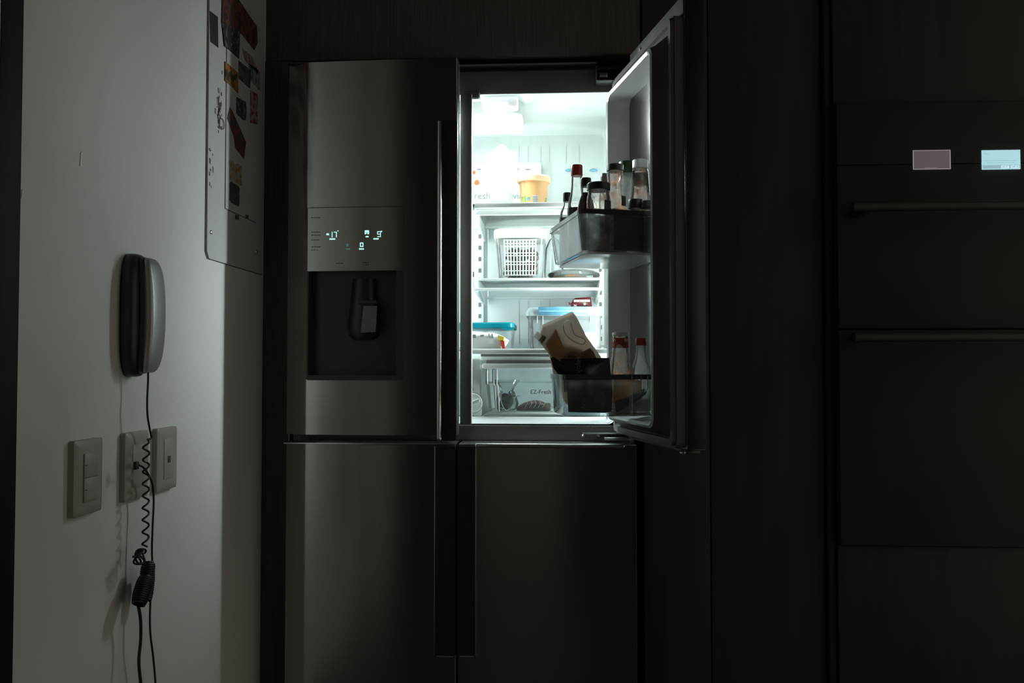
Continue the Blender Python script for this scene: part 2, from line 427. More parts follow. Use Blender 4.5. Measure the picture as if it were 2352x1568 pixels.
# tall pantry to the right
t = thing('pantry_cabinet', (.45, 2.5, 0), 'tall dark handleless pantry cabinet between refrigerator and ovens', 'cabinet')
b = BM(); box(b, (.219, 2.215, .0), (.687, 2.79, 2.6)); obj('body', b, M['cab'], t)
cab_door(t, .221, .3915, .09, 2.59, 2.194, M['cab']); cab_door(t, .3945, .685, .09, 2.59, 2.194, M['cab'])
# oven tower
t = thing('oven_cabinet', (1.03, 2.5, 0), 'tall dark cabinet housing the built-in ovens at right', 'cabinet')
b = BM(); box(b, (.691, 2.18, 0), (.708, 2.79, 2.6), .001); obj('side_panel', b, M['cab'], t)
b = BM(); box(b, (1.36, 2.18, 0), (1.377, 2.79, 2.6), .001); obj('side_panel', b, M['cab'], t)
cab_door(t, .710, 1.358, Z(.675), 2.59, 2.17, M['cab'])
cab_door(t, .710, 1.358, .09, Z(-.46), 2.17, M['cab'], 'drawer_front')
def oven(z0, z1, zh, label, screens):
    t = thing('built_in_oven', (1.03, 2.5, z0), label, 'oven')
    b = BM(); box(b, (.712, 2.19, z0), (1.356, 2.75, z1)); obj('body', b, M['oven'], t)
    zs = z1 - .16 if screens else z1
    b = BM(); box(b, (.712, 2.155, z0 + .001), (1.356, 2.19, zs - .001), .003); d = obj('door', b, M['oven'], t)
    b = BM(); pts = [(.715, 2.05, zh), (1.35, 2.05, zh)]
    ring = rrect(2.038, 2.062, zh - .011, zh + .011, .008)
    loft(b, [[Vector((x, p[0] if 0 else 2.05 + (p[0] - 2.05) * k, zh + (p[1] - zh) * k)) for p in ring] for x, k in ((.709, .6), (.713, 1), (1.35, 1), (1.354, .6))])
    h = obj('handle', b, M['ovenbar'], d)
    for x in (.76, 1.30):
        b = BM(); box(b, (x - .01, 2.058, zh - .008), (x + .01, 2.158, zh + .008), .002); obj('handle_post', b, M['ovenbar'], d)
    if screens:
        b = BM(); box(b, (.712, 2.155, zs), (1.356, 2.19, z1 - .001), .003); c = obj('control_panel', b, M['oven'], t)
        for k, (pa, pb) in enumerate(screens):
            A = P(*pa, 2.153); B = P(*pb, 2.153)
            b = BM(); box(b, (A.x, 2.1525, B.z), (B.x, 2.156, A.z), .0004)
            obj('screen', b, M['scredge'] if k == 0 else M['scrlit'], c, label='dim greyish screen' if k == 0 else 'bright pale blue screen')
            if k == 0:
                b = BM(); box(b, (A.x + .0016, 2.152, B.z + .0018), (B.x - .003, 2.1526, A.z - .0022)); obj('screen_face', b, M['scrdim'], c)
                b = BM()
                for j in range(9): box(b, (A.x + .028 + j * .0035, 2.1517, B.z + .003), (A.x + .0303 + j * .0035, 2.152, B.z + .0042))
                obj('screen_text', b, M['scredge'], c)
            else:
                w = B.x - A.x; hh = A.z - B.z
                b = BM(); box(b, (A.x + .001, 2.152, B.z + .002), (B.x - .002, 2.1525, B.z + hh * .22)); obj('menu_bar', b, M['scrbar'], c)
                b = BM()
                for (u0, u1, v) in ((.05, .10, .90), (.05, .18, .80), (.06, .92, .44), (.12, .36, .34), (.38, .44, .34), (.46, .72, .34), (.74, .84, .34)):
                    x = A.x + w * u0
                    while x < A.x + w * u1:
                        l = random.uniform(.002, .0045); box(b, (x, 2.152, B.z + hh * v), (min(x + l, A.x + w * u1), 2.1525, B.z + hh * v + .0008)); x += l + .0009
                obj('menu_text', b, M['scrtxt'], c)
                for u0, u1 in ((.49, .70), (.74, .96)):
                    b = BM(); box(b, (A.x + w * u0, 2.1515, B.z + hh * .045), (A.x + w * u1, 2.152, B.z + hh * .19), .0001)
                    obj('menu_button', b, M['scrbtn'], c)
                b = BM()
                for u0 in (.53, .56, .62, .78, .81, .84, .90):
                    box(b, (A.x + w * u0, 2.1511, B.z + hh * .09), (A.x + w * (u0 + .02), 2.1515, B.z + hh * .15))
                obj('button_text', b, M['scrbar'], c)
    return t
oven(Z(.092), Z(.673), P(1960, 475, 2.05).z, 'upper black built-in oven with two small rectangular screens', [((2097, 345), (2184, 388)), ((2255, 345), (2344, 388))])
oven(Z(-.458), Z(.0905), P(1960, 774, 2.05).z, 'lower black built-in oven without screens beneath the upper one', None)

# ================================================================== LEFT WALL: panel, stickers, phone, switches
t = thing('electrical_panel', (-.79, 2.0, Z(.24)), 'white metal wall panel with scuffs and stickers beside the refrigerator', 'panel')
Wf = lambda x, y, z: Vector((z, x, y))       # (Y, Z) outline pushed out along X
b = BM(); prism(b, [(1.834, Z(.2425)), (2.160, Z(.2425)), (2.172, Z(.252)), (2.172, Z(1.25)), (1.822, Z(1.25)), (1.822, Z(.258))], -.8, -.7955, Wf)
pane = obj('cover', b, M['panelmetal'], t)
b = BM(); q = [PXw(x, y, -.7945) for x, y in ((511, -60), (519, 478))]
yy = PXw(517, 478, -.7945)
prism(b, [(yy.y, yy.z), (2.12, yy.z), (2.12, Z(1.2)), (yy.y, Z(1.2))], -.7955, -.7933, Wf); obj('door', b, M['panelmetal'], t)
for px, py in ((485, 533), (589, 578)):
    p = PXw(px, py, -.7945); b = BM(); sphere(b, p, .0048, .5, 1, 1, 10); obj('screw', b, M['bracket'], t)
XS = -.7928
def sticker(name_label, quad, m, th=.0005, x=XS, nm='sticker'):
    b = BM(); q = [PXw(440 + a / 2.45, c / 2.45, x) for a, c in quad]
    prism(b, [(p.y, p.z) for p in q], x - .0008, x + th, Wf)
    return obj(nm, b, m, t, label=name_label)
sticker('plain black rectangular sticker', [(104, 62), (147, 95), (150, 268), (107, 235)], mat('st_a', (.03, .027, .027), .6), x=-.7947)
sticker('largest dark red and black sticker at the top', [(176, -60), (240, -40), (368, 150), (372, 240), (352, 282), (280, 190), (172, 130)],
        sticker_mat('st_b', (.035, .03, .03), (.14, .045, .035), 55))
sticker('black sticker with grey lettering streaks', [(172, 120), (272, 178), (266, 330), (186, 260)], sticker_mat('st_c', (.03, .03, .03), (.16, .17, .16), 75, .55, .6), th=.0009)
sticker('orange and black sticker', [(190, 345), (262, 410), (262, 525), (190, 455)], sticker_mat('st_d', (.05, .035, .02), (.30, .14, .03), 45))
sticker('dark blue-green sticker', [(265, 340), (332, 395), (330, 500), (265, 440)], sticker_mat('st_e', (.03, .045, .05), (.09, .12, .12), 60))
sticker('pale sticker with blue motif', [(320, 355), (384, 400), (382, 505), (332, 455)], sticker_mat('st_f', (.06, .11, .14), (.24, .25, .24), 60))
sticker('red print sticker near the right edge', [(330, 505), (372, 532), (370, 700), (330, 690)], sticker_mat('st_g', (.22, .05, .04), (.27, .25, .23), 70))
sticker('dark square badge sticker with pale emblem', [(252, 545), (306, 572), (308, 600), (306, 678), (290, 675), (252, 640)], sticker_mat('st_h', (.04, .04, .04), (.2, .2, .2), 60, .55, .6))
sticker('slanting red and black banner sticker', [(215, 600), (232, 630), (306, 800), (295, 895), (245, 830), (238, 770), (200, 665)], sticker_mat('st_i', (.16, .04, .03), (.05, .045, .045), 50))
sticker('orange and yellow lettering sticker', [(212, 900), (232, 905), (240, 930), (258, 920), (282, 935), (282, 1045), (215, 1010)], sticker_mat('st_j', (.36, .17, .03), (.30, .30, .28), 70))
sticker('lowest dark sticker with white number', [(222, 1020), (262, 1045), (270, 1060), (268, 1150), (262, 1160), (225, 1140), (215, 1125), (215, 1030)], sticker_mat('st_k', (.04, .045, .05), (.22, .22, .22), 45, .55, .6))
sticker('small red and white strip sticker', [(285, 270), (340, 320), (375, 400), (368, 412), (300, 340)], sticker_mat('st_l', (.25, .09, .07), (.28, .27, .25), 80))
for (x, y, w, h) in ((258, 1222, 8, 30), (312, 1218, 8, 24)):
    sticker(None, [(x - w, y - h / 2), (x + w, y - h / 3), (x + w, y + h / 2), (x - w, y + h / 3)], M['scuffgap'], nm='label_mark')
sc = BM()
for i in range(70):
    k = random.random()
    x, y = (random.gauss(156, 9), random.gauss(600, 75)) if i % 2 else (random.gauss(95, 10), random.uniform(760, 1060))
    if x < 88: x = 90
    w = random.uniform(1, 4); h = random.uniform(4, 22)
    q = [PXw(440 + (x + dx) / 2.45, (y + dy) / 2.45, -.7949) for dx, dy in ((-w, -h), (w, -h * .6), (w * .7, h), (-w, h * .5))]
    if q[1].y < 1.925 and q[0].y > 1.826: prism(sc, [(p.y, p.z) for p in q], -.7957, -.795, Wf)
b = BM(); prism(b, [(1.8305, Z(.241)), (2.175, Z(.241)), (2.175, Z(1.25)), (1.8185, Z(1.25)), (1.8185, Z(.257))], -.8, -.7985, Wf); obj('shadow_gap_frame', b, M['scuffgap'], t)  # dark backing rim that paints the shade of the gap round the cover
b = BM(); prism(b, [(yy.y - .0012, yy.z - .0012), (2.121, yy.z - .0012), (2.121, Z(1.2)), (yy.y - .0012, Z(1.2))], -.7956, -.7951, Wf); obj('door_seam', b, M['scuffgap'], t)
tag(obj('scuff_marks', sc, M['scuffgap'], t), kind='stuff')
# curly scrape on the panel
pts = [PXw(440 + x / 2.45, y / 2.45, XS) for x, y in ((158, 540), (150, 575), (160, 610), (152, 640), (163, 655), (155, 690), (168, 725), (182, 720), (180, 680), (165, 665))]
b = BM(); tube(b, smooth_path(pts, 5), .0011, 6); obj('wire_scrap', b, M['scuffgap'], t)

# wall telephone
t = thing('wall_telephone', (-.80, 1.49, Z(-.02)), 'silver and dark grey corded telephone hung on the white wall', 'telephone')
def oval_loft(b, z0, z1, fx0, fx1, yc, hw, n=18, expo=3.2, seg=8, round_=.02):
    rings = []
    H = z1 - z0
    for i in range(n + 1):
        s = i / n
        zz = z0 + H * (0.5 - 0.5 * math.cos(math.pi * s))
        u = abs((zz - (z0 + z1) / 2) / (H / 2)); k = max(.05, (1 - u ** expo) ** (1 / expo)) if u < 1 else .05
        x0, x1 = fx0(s), fx1(s); w = hw * k
        rr = min((x1 - x0) * .45, w * .8)
        x1k = x0 + (x1 - x0) * (0.45 + .55 * k)
        ring = rrect(x0, x1k, yc - w, yc + w, min(rr, (x1k - x0) * .45), 4)
        rings.append([Vector((p[0], p[1], zz)) for p in ring])
    loft(b, rings)
b = BM(); oval_loft(b, Z(-.022), Z(.207), lambda s: -.80, lambda s: -.772 + .004 * math.sin(math.pi * s), 1.495, .041); obj('base', b, M['phonebase'], t)
b = BM(); oval_loft(b, Z(-.016), Z(.201), lambda s: -.778 + .003 * math.sin(math.pi * s), lambda s: -.765 + .011 * math.sin(math.pi * s), 1.499, .029, expo=4)
obj('handset_grip', b, M['phonebase'], t, label='dark inner half of the handset')
b = BM(); oval_loft(b, Z(-.015), Z(.200), lambda s: -.770 + .009 * math.sin(math.pi * s), lambda s: -.760 + .016 * math.sin(math.pi * s), 1.501, .0285, expo=4.5)
hs = obj('handset', b, M['silver'], t, label='silver outer half of the handset')
XC = -.765
def cp(px, py, dx=0): return PXw(px, py, XC + dx)
top = [cp(340, 846, .004), cp(340, 875), cp(338, 920), cp(339, 955), cp(344, 985), cp(349, 1008)]
b = BM()
c0 = cp(336, 1010); c1 = cp(334, 1258)
turns = 9.0; N = 200; helix = []
for i in range(N + 1):
    s = i / N; c = c0.lerp(c1, s); a = -math.pi / 2 + 2 * math.pi * turns * s + math.pi / 2
    rad = .0078 * min(1, s * 12 + .6)
    yaxis = math.cos(a) * rad; xaxis = math.sin(a) * rad * .6
    helix.append(c + Vector((xaxis, yaxis, 0)))
tube(b, smooth_path(top, 8)[:-1] + helix, .0019, 7)
obj('coiled_cord', b, M['cord'], t)
# knot
b = BM(); k0 = cp(322, 1275)
kn = []
for i in range(90):
    a = i / 89 * 2 * math.pi * 2.6
    kn.append(k0 + Vector((.006 * math.sin(a * 1.7), .011 * math.cos(a) + .005 * math.cos(2.3 * a), .013 * math.sin(a) - .006 * i / 89)))
tube(b, kn, .0019, 7); tube(b, [cp(306, 1278), cp(314, 1279), cp(322, 1276)], .0022, 7)
obj('cord_knot', b, M['cord'], t)
# folded bundle of coils
b = BM()
def coil(A, B, rad, turns, fat=1.0, r=.0019):
    A = Vector(A); B = Vector(B); d = (B - A).normalized(); x = Vector((1, 0, 0)); y = d.cross(x).normalized(); pts = []
    n = int(turns * 14)
    for i in range(n + 1):
        s = i / n; a = 2 * math.pi * turns * s
        q = rad * (1 - .25 * abs(2 * s - 1) ** 3)
        pts.append(A.lerp(B, s) + x * q * .8 * math.cos(a) + y * q * fat * math.sin(a))
    tube(b, pts, r, 6)
coil(cp(342, 1290), cp(336, 1330), .0130, 8, r=.0023); coil(cp(336, 1325, .004), cp(318, 1388, .004), .0155, 13, r=.0024)
coil(cp(344, 1310, -.006), cp(336, 1380, -.006), .0110, 14, r=.0023)
obj('coiled_bundle', b, M['cord'], t)
b = BM(); tube(b, smooth_path([cp(318, 1392), cp(323, 1425), cp(323, 1470), cp(319, 1520), cp(324, 1575), cp(330, 1640)], 8), .0030, 8)
obj('cord_tail', b, M['cord'], t)
b = BM(); tube(b, smooth_path([cp(319, 1068), cp(329, 1073), cp(340, 1088), cp(350, 1112), cp(353, 1150), cp(351, 1200), cp(349, 1260), cp(350, 1320), cp(345, 1390), cp(345, 1450), cp(352, 1510), cp(357, 1570), cp(358, 1640)], 8), .0020, 8)
lc = obj('line_cord', b, M['cord'], t)
p = cp(313, 1068); b = BM(); box(b, (p.x - .003, p.y - .0055, p.z - .0075), (p.x + .003, p.y + .0045, p.z + .0065), .001); obj('plug', b, M['cord'], t)

def wall_plate(px0, px1, py0, py1, label, kind):
    A = PXw(px0, py0, -.795); B = PXw(px1, py1, -.795)
    y0, y1 = A.y, PXw(px1, py0, -.795).y; z1 = A.z; z0 = PXw(px0, py1, -.795).z
    t = thing('light_switch' if kind == 'switch' else 'wall_socket', (-.80, (y0 + y1) / 2, z0), label, 'switch' if kind == 'switch' else 'socket')
    b = BM()
    o = lambda r, x: [Vector((x, p[0], p[1])) for p in rrect(y0 + r, y1 - r, z0 + r, z1 - r, .004, 3)]
    loft(b, [o(0, -.80), o(0, -.7895), o(.0030, -.7875), o(.0125, -.7862)], True, True); obj('plate', b, M['plate'], t)
    yc = (y0 + y1) / 2; zc = (z0 + z1) / 2
    if kind == 'switch':
        for k in (0, 1):
            z = zc - .040 + k * .0405
            b = BM(); box(b, (-.7865, yc - .020, z), (-.7838, yc + .022, z + .0395), .0008); s = obj('rocker', b, M['plate'], t)
            b = BM(); box(b, (-.784, yc - .018, z + .019), (-.7834, yc - .012, z + .0205)); obj('indicator_mark', b, M['slot'], s)
    elif kind == 'jack':
        b = BM(); box(b, (-.7865, yc - .020, zc - .040), (-.7850, yc + .020, zc + .040), .0008); m = obj('insert', b, M['plate'], t)
        for dy in (-.0035, .0035):
            b = BM(); box(b, (-.7852, yc + dy - .0024, zc - .008), (-.7845, yc + dy + .0024, zc + .0055)); obj('slot', b, M['slot'], m)
    else:
        b = BM(); box(b, (-.7865, yc - .020, zc - .040), (-.7855, yc + .020, zc + .040), .0008); obj('insert', b, M['plate'], t)
wall_plate(163, 228, 1014, 1190, 'cream double rocker light switch, farthest left on the white wall', 'switch')
wall_plate(281, 334, 995, 1153, 'cream blank wall plate behind the hanging telephone cord', 'blank')
wall_plate(355, 400, 985, 1131, 'cream wall plate with small phone jack right of the cord', 'jack')

# ================================================================== REFRIGERATOR
fr = thing('refrigerator', (-.261, 2.5, 0), 'large steel four-door refrigerator with upper right door standing open', 'refrigerator')
IX0, IX1, IY0, IY1, IZ0, IZ1 = -.667, .145, 2.215, 2.60, Z(-.156), Z(.732)
b = BM()
box(b, (-.717, 2.2, .03), (IX0 - .003, 2.79, Z(.79))); box(b, (IX1 + .003, 2.2, .03), (.195, 2.79, Z(.79)))
box(b, (IX0, IY1 + .004, .03), (IX1, 2.79, Z(.79))); box(b, (IX0, 2.2, IZ1 + .004), (IX1, 2.79, Z(.79))); box(b, (IX0, 2.2, .03), (IX1, 2.79, IZ0 - .004))
box(b, (IX0, 2.195, Z(.727)), (.195, 2.2, Z(.786)), .001)
box(b, (IX0, 2.193, Z(-.2)), (.195, 2.2, Z(-.160)), .001)
body = obj('body', b, M['frame'], fr)
b = BM(); box(b, (-.70, 2.235, Z(.79)), (.19, 2.79, Z(.812)), .002); obj('top_cover', b, M['steeldark'], body)
b = BM(); box(b, (-.70, 2.215, Z(.8105)), (.10, 2.236, Z(.8165)), .001); obj('top_trim', b, M['framel'], body)
# inner liner: a hollow box with rounded corners, thin walls
b = BM()
ring = rrect(IX0, IX1, IZ0, IZ1, .018, 5)
rr1 = [Vector((x, 2.2, z)) for x, z in ring]; rr2 = [Vector((x, IY1 - .012, z)) for x, z in ring]
r3 = rrect(IX0 + .006, IX1 - .006, IZ0 + .006, IZ1 - .006, .016, 5)
loft(b, [rr1, rr2, [Vector((x, IY1, z)) for x, z in r3]], False, True)
liner = obj('liner', b, M['liner'], body)
# air duct panel at the back
b = BM(); q = P(1243, 374, 2.588)
prism(b, rrect(-.47, q.x, Z(.43), q.z, .012), 2.58, 2.5995, lambda x, y, z: Vector((x, z, y))); duct = obj('air_duct_panel', b, M['liner'], body)
for px, py, w, h in ((1190, 388, .004, .004), (1212, 389, .014, .003), (1100, 389, .012, .003)):
    p = P(px, py, 2.579); b = BM(); box(b, (p.x - w / 2, 2.5793, p.z - h / 2), (p.x + w / 2, 2.5805, p.z + h / 2)); obj('vent_slot', b, M['print'], body)
p = P(1078, 457, 2.579); text_obj('lettering', 'Fresh', .030, frame_mtx(p, (1, 0, 0), (0, 0, 1)), M['palepr'], body)
p = P(1158, 457, 2.579); text_obj('lettering', 'Saving', .030, frame_mtx(p, (1, 0, 0), (0, 0, 1)), M['palepr'], body)
for px, py, s in ((1088, 396, .006), (1095, 419, .0085)):
    p = P(px, py, 2.579); b = BM(); sphere(b, p, s, 1, .05, 1.0, 12); obj('fruit_print', b, M['orange'], body)
for px in (1307, 1363):
    p = P(px, 391, 2.598); b = BM(); lathe(b, [(.013, 0), (.011, .004), (.004, .006)], p, 20, tilt=Matrix.Rotation(R(90), 3, 'X'), sy=.35); obj('vent_cap', b, M['bluevent'], body)
# faint vertical ribs at the back
for px in (1192, 1213, 1242, 1262, 1300, 1330):
    for y0, y1 in ((335, 372), (690, 790)):
        A = P(px, y0, 2.5965); B = P(px, y1, 2.5965); b = BM(); box(b, (A.x - .0006, 2.5985, B.z), (A.x + .0006, 2.6005, A.z)); obj('back_rib', b, M['doorliner'], body)
# ladder rails with slots
for xc in (-.250, .128):
    b = BM(); box(b, (xc - .012, 2.590, Z(.06)), (xc + .012, 2.5995, Z(.44)), .001); rail = obj('shelf_rail', b, M['liner'], body)
    z = .075
    while z < .43:
        b = BM(); box(b, (xc - .0045, 2.5893, Z(z)), (xc + .0045, 2.5903, Z(z + .013))); obj('rail_slot', b, M['print'], body); z += .036
# lamp
LX0, LX1 = -.395, -.108
b = BM(); prism(b, rrect(LX0, LX1, 2.275, 2.475, .02), Z(.700), Z(.731), lambda x, y, z: Vector((x, y, z))); obj('ceiling_lamp', b, M['lens'], body, label='glowing white ceiling lamp')
b = BM(); box(b, (-.212, 2.225, Z(.702)), (-.112, 2.272, Z(.731)), .006); lh = obj('lamp_housing', b, M['lensfront'], body)
b = BM(); box(b, (-.185, 2.2225, Z(.700)), (-.138, 2.262, Z(.715)), .004); obj('lamp_sensor', b, M['lensdim'], body)
b = BM(); o1 = rrect(LX0 - .004, LX1 + .004, 2.271, 2.479, .022); o2 = rrect(LX0 - .0005, LX1 + .0005, 2.2745, 2.4755, .0205)
vs = [[b.verts.new((x, y, z)) for x, y in o] for o, z in ((o1, Z(.7315)), (o1, Z(.6975)), (o2, Z(.6975)), (o2, Z(.7315)))]
for i in range(4):
    for j in range(len(o1)):
        k = (j + 1) % len(o1); b.faces.new((vs[i][j], vs[i][k], vs[(i + 1) % 4][k], vs[(i + 1) % 4][j]))
obj('lamp_frame', b, M['white'], body)
# light bars
b = BM(); box(b, (.1375, 2.229, Z(-.13)), (.1445, 2.243, Z(.66)), .002); obj('light_bar', b, M['lensdim'], body)
b = BM(); box(b, (-.6665, 2.24, Z(-.13)), (-.659, 2.26, Z(.53)), .002); obj('light_bar', b, M['lensdim'], body)  # unseen left bar, added as the body of the fill light

# shelves -------------------------------------------------
SX0, SX1 = -.236, .119
def arms(sh, zt, drop_f, drop_b, y0=2.245, y1=2.59):
    for x in (SX0, SX1 - .004):
        b = BM(); poly = [(y0, zt + .006), (y0 + .02, zt + .008), (y1, zt + .004), (y1, zt - drop_b), (y1 - .03, zt - drop_b), (y0 + .05, zt - drop_f), (y0, zt - drop_f * .7)]
        prism(b, poly, x, x + .004, lambda a, c, z: Vector((z, a, c))); obj('bracket_arm', b, M['white'], sh)
zt = Z(.438)
b = BM(); box(b, (SX0 + .004, 2.26, zt - .004), (SX1 - .004, 2.588, zt), .0008)
sh = obj('shelf', b, M['shelfglass'], fr, label='top clear glass shelf')
b = BM(); box(b, (SX0 - .004, 2.245, zt - .008), (SX1 + .004, 2.268, zt + .006), .003); obj('front_trim', b, M['white'], sh)
b = BM(); box(b, (SX0 + .004, 2.29, zt - .020), (SX1 - .004, 2.300, zt - .005), .002); obj('cross_bar', b, M['white'], sh)
b = BM(); box(b, (SX0 + .004, 2.575, zt - .010), (SX1 - .004, 2.588, zt - .0035), .001); obj('back_trim', b, M['white'], sh)
arms(sh, zt - .004, .014, .045)
zt = Z(.246)
b = BM(); box(b, (SX0 + .004, 2.36, zt - .004), (SX1 - .004, 2.575, zt), .0008)
sh = obj('shelf', b, M['shelfglass'], fr, label='middle half-depth glass shelf')
b = BM(); box(b, (SX0 + .002, 2.350, zt - .005), (SX1 - .002, 2.362, zt + .002), .002); obj('front_trim', b, M['white'], sh)
b = BM(); box(b, (SX0 + .002, 2.565, zt - .010), (SX1 - .002, 2.578, zt + .001), .001); obj('back_trim', b, M['white'], sh)
arms(sh, zt + .003, .012, .058)
b = BM(); box(b, (SX0, 2.315, Z(.2095)), (SX1, 2.325, Z(.2165)), .002); obj('cross_bar', b, M['white'], sh)
b = BM(); box(b, (SX0, 2.570, Z(.2065)), (SX1, 2.580, Z(.2125)), .002); obj('cross_bar', b, M['white'], sh)
for x in (SX0, SX1 - .004):
    b = BM(); prism(b, [(2.315, Z(.2165)), (2.245, Z(.250)), (2.245, Z(.243)), (2.315, Z(.2095)), (2.58, Z(.190)), (2.58, Z(.2125))], x - .004, x, lambda a, c, z: Vector((z, a, c)))
    obj('lower_strut', b, M['white'], sh)
zt = Z(.040)
b = BM(); box(b, (SX0 - .02, 2.252, zt - .004), (IX1 - .004, 2.588, zt), .0008)
sh = obj('shelf', b, M['shelfglass'], fr, label='lowest glass shelf over the crisper drawer')
b = BM(); box(b, (SX0 - .022, 2.236, zt - .010), (IX1 - .003, 2.256, zt + .004), .004); obj('front_trim', b, M['white'], sh)
b = BM(); box(b, (SX0 + .02, 2.262, zt - .017), (IX1 - .003, 2.275, zt - .009), .002); obj('under_trim', b, M['print'], sh)
# divider with knob
b = BM(); box(b, (-.315, 2.268, IZ0 + .014), (-.213, 2.58, Z(.018)), .006); dv = obj('crisper_divider', b, M['white'], fr)
kc = P(1086, 925, 2.262)
RX = Matrix.Rotation(R(90), 3, 'X')
b = BM(); lathe(b, [(.0265, 0), (.0265, .005), (.0245, .008), (.018, .009)], Vector((kc.x, 2.2685, kc.z)), 32, tilt=RX); kn_ = obj('humidity_knob', b, M['white'], dv)
b = BM(); mm = Matrix.Rotation(R(-22), 3, 'Y')
box(b, (-.0215, -.012, -.0055), (.0215, 0, .0055), .003, f=lambda v: Vector((kc.x, 2.259, kc.z)) + mm @ v); obj('knob_grip', b, M['white'], dv)
b = BM(); lathe(b, [(.0282, 0), (.0282, .0006), (.0270, .0006), (.0270, 0)], Vector((kc.x, 2.2682, kc.z)), 32, tilt=RX, cap=False); obj('knob_ring', b, M['print'], dv)
p = P(1084, 897, 2.2675); text_obj('knob_mark', '0', .010, frame_mtx(p, (1, 0, 0), (0, 0, 1)), M['print'], dv)
# crisper drawer: open clear tray
DX0, DX1, DY0, DY1, DZ0, DZ1 = -.205, .136, 2.262, 2.57, Z(-.136), Z(.0)
b = BM()
def wall_ring(z, ins, r=.022): return [Vector((x, y, z)) for x, y in rrect(DX0 + ins, DX1 - ins, DY0 + ins, DY1 - ins, r, 4)]
loft(b, [wall_ring(DZ1, 0), wall_ring(Z(-.052), 0), wall_ring(Z(-.055), .003), wall_ring(DZ0 + .004, .010), wall_ring(DZ0, .016)], False, True)
dr = obj('crisper_drawer', b, M['drawer'], fr)
b = BM(); box(b, (DX0 - .006, 2.254, Z(-.010)), (DX1, 2.275, Z(.004)), .004); obj('drawer_lip', b, M['white'], dr)
b = BM(); box(b, (DX0 + .004, 2.258, Z(.004)), (DX1, 2.268, Z(.013)), .001); obj('drawer_gap', b, M['greycap'], dr)
b = BM(); box(b, (DX0 - .01, 2.262, Z(.013)), (DX1, 2.276, Z(.022)), .002); obj('drawer_rail', b, M['white'], dr)
b = BM(); box(b, (DX0 + .01, 2.270, DZ0 + .0), (DX1 - .01, 2.56, DZ0 + .006), .002); obj('drawer_floor', b, M['white'], dr)
for x in (DX0 + .026, DX0 + .034):
    b = BM(); tube(b, [(x, 2.2615, Z(-.012)), (x, 2.2612, Z(-.052)), (x + .003, 2.264, Z(-.058)), (x + .006, 2.2725, Z(-.128))], .0016, 6); obj('drawer_rib', b, M['white'], dr)
p = P(1218, 904, 2.258); text_obj('lettering', 'EZ-Fresh Zone', .0155, frame_mtx(p, (1, 0, 0), (0, 0, 1)), M['print'], dr, bold=.0002)
b = BM(); prism(b, [(2.203, IZ0 + .0003), (2.262, IZ0 + .015), (2.262, IZ0 - .001), (2.203, IZ0 - .001)], IX0 + .02, IX1 - .02, lambda a, c, z: Vector((z, a, c))); obj('floor_ramp', b, M['liner'], body)
for x in (-.215, -.29):
    b = BM(); box(b, (x, 2.262, IZ0), (x + .008, 2.29, IZ0 + .016), .002); obj('drawer_runner', b, M['white'], body)

# left (closed) door ----------------------------------------
BOW = lambda x: 2.110 + .061 * (x + .2635) ** 2      # the steel fronts bow gently outward
def bow_poly(x0, x1, off, yb, n=10):
    return [(x1, yb), (x0, yb)] + [(x0 + (x1 - x0) * i / n, BOW(x0 + (x1 - x0) * i / n) + off) for i in range(n + 1)]
def door_poly(x0, x1, left_round=True):
    pts = [(x1, 2.155), (x0, 2.155)]
    if left_round:
        for i in range(9):
            s = i / 8; x = x0 + .061 * s; pts.append((x, BOW(x) + .018 * (1 - s) ** 1.5 + .004 * (1 - s)))
    else: pts += [(x0, BOW(x0) + .002), (x0 + .002, BOW(x0))]
    xs = pts[-1][0]
    for i in range(1, 13):
        x = xs + (x1 - .002 - xs) * i / 12; pts.append((x, BOW(x)))
    pts += [(x1, BOW(x1) + .002)]
    return pts
LX, RXX = -.717, -.2635
zT, zB = Z(.797), Z(-.1805)
wa = P(705, 476, 2.11); wb = P(925, 872, 2.11); wx0, wx1, wz0, wz1 = wa.x, wb.x, wb.z, wa.z
b = BM()
prism(b, door_poly(LX, RXX), wz1, zT - .002); prism(b, door_poly(LX, RXX), zB, wz0)
prism(b, [p for p in door_poly(LX, RXX) if p[0] <= wx0 + .0005 or False] + [(wx0, BOW(wx0)), (wx0, 2.155)], wz0, wz1)
prism(b, bow_poly(wx1, RXX, 0, 2.155), wz0, wz1)
ld = obj('door', b, M['steel'], fr, label='closed upper left steel door')
b = BM(); box(b, (RXX - .0005, 2.112, zB + .001), (RXX + .0015, 2.156, zT - .003), .0005); obj('door_edge', b, M['bracket'], ld)
b = BM(); box(b, (LX + .002, 2.125, zT - .002), (RXX - .001, 2.16, zT + .001), .0005); obj('door_top_cap', b, M['steeldark'], ld)
b = BM(); box(b, (LX + .02, 2.156, zB + .01), (RXX - .004, 2.168, zT - .04), .003); obj('inner_panel', b, M['doorliner'], ld)
b = BM(); box(b, (LX + .02, 2.168, zB + .02), (RXX - .02, 2.194, zT - .06), .003); obj('gasket', b, M['gasket'], ld)
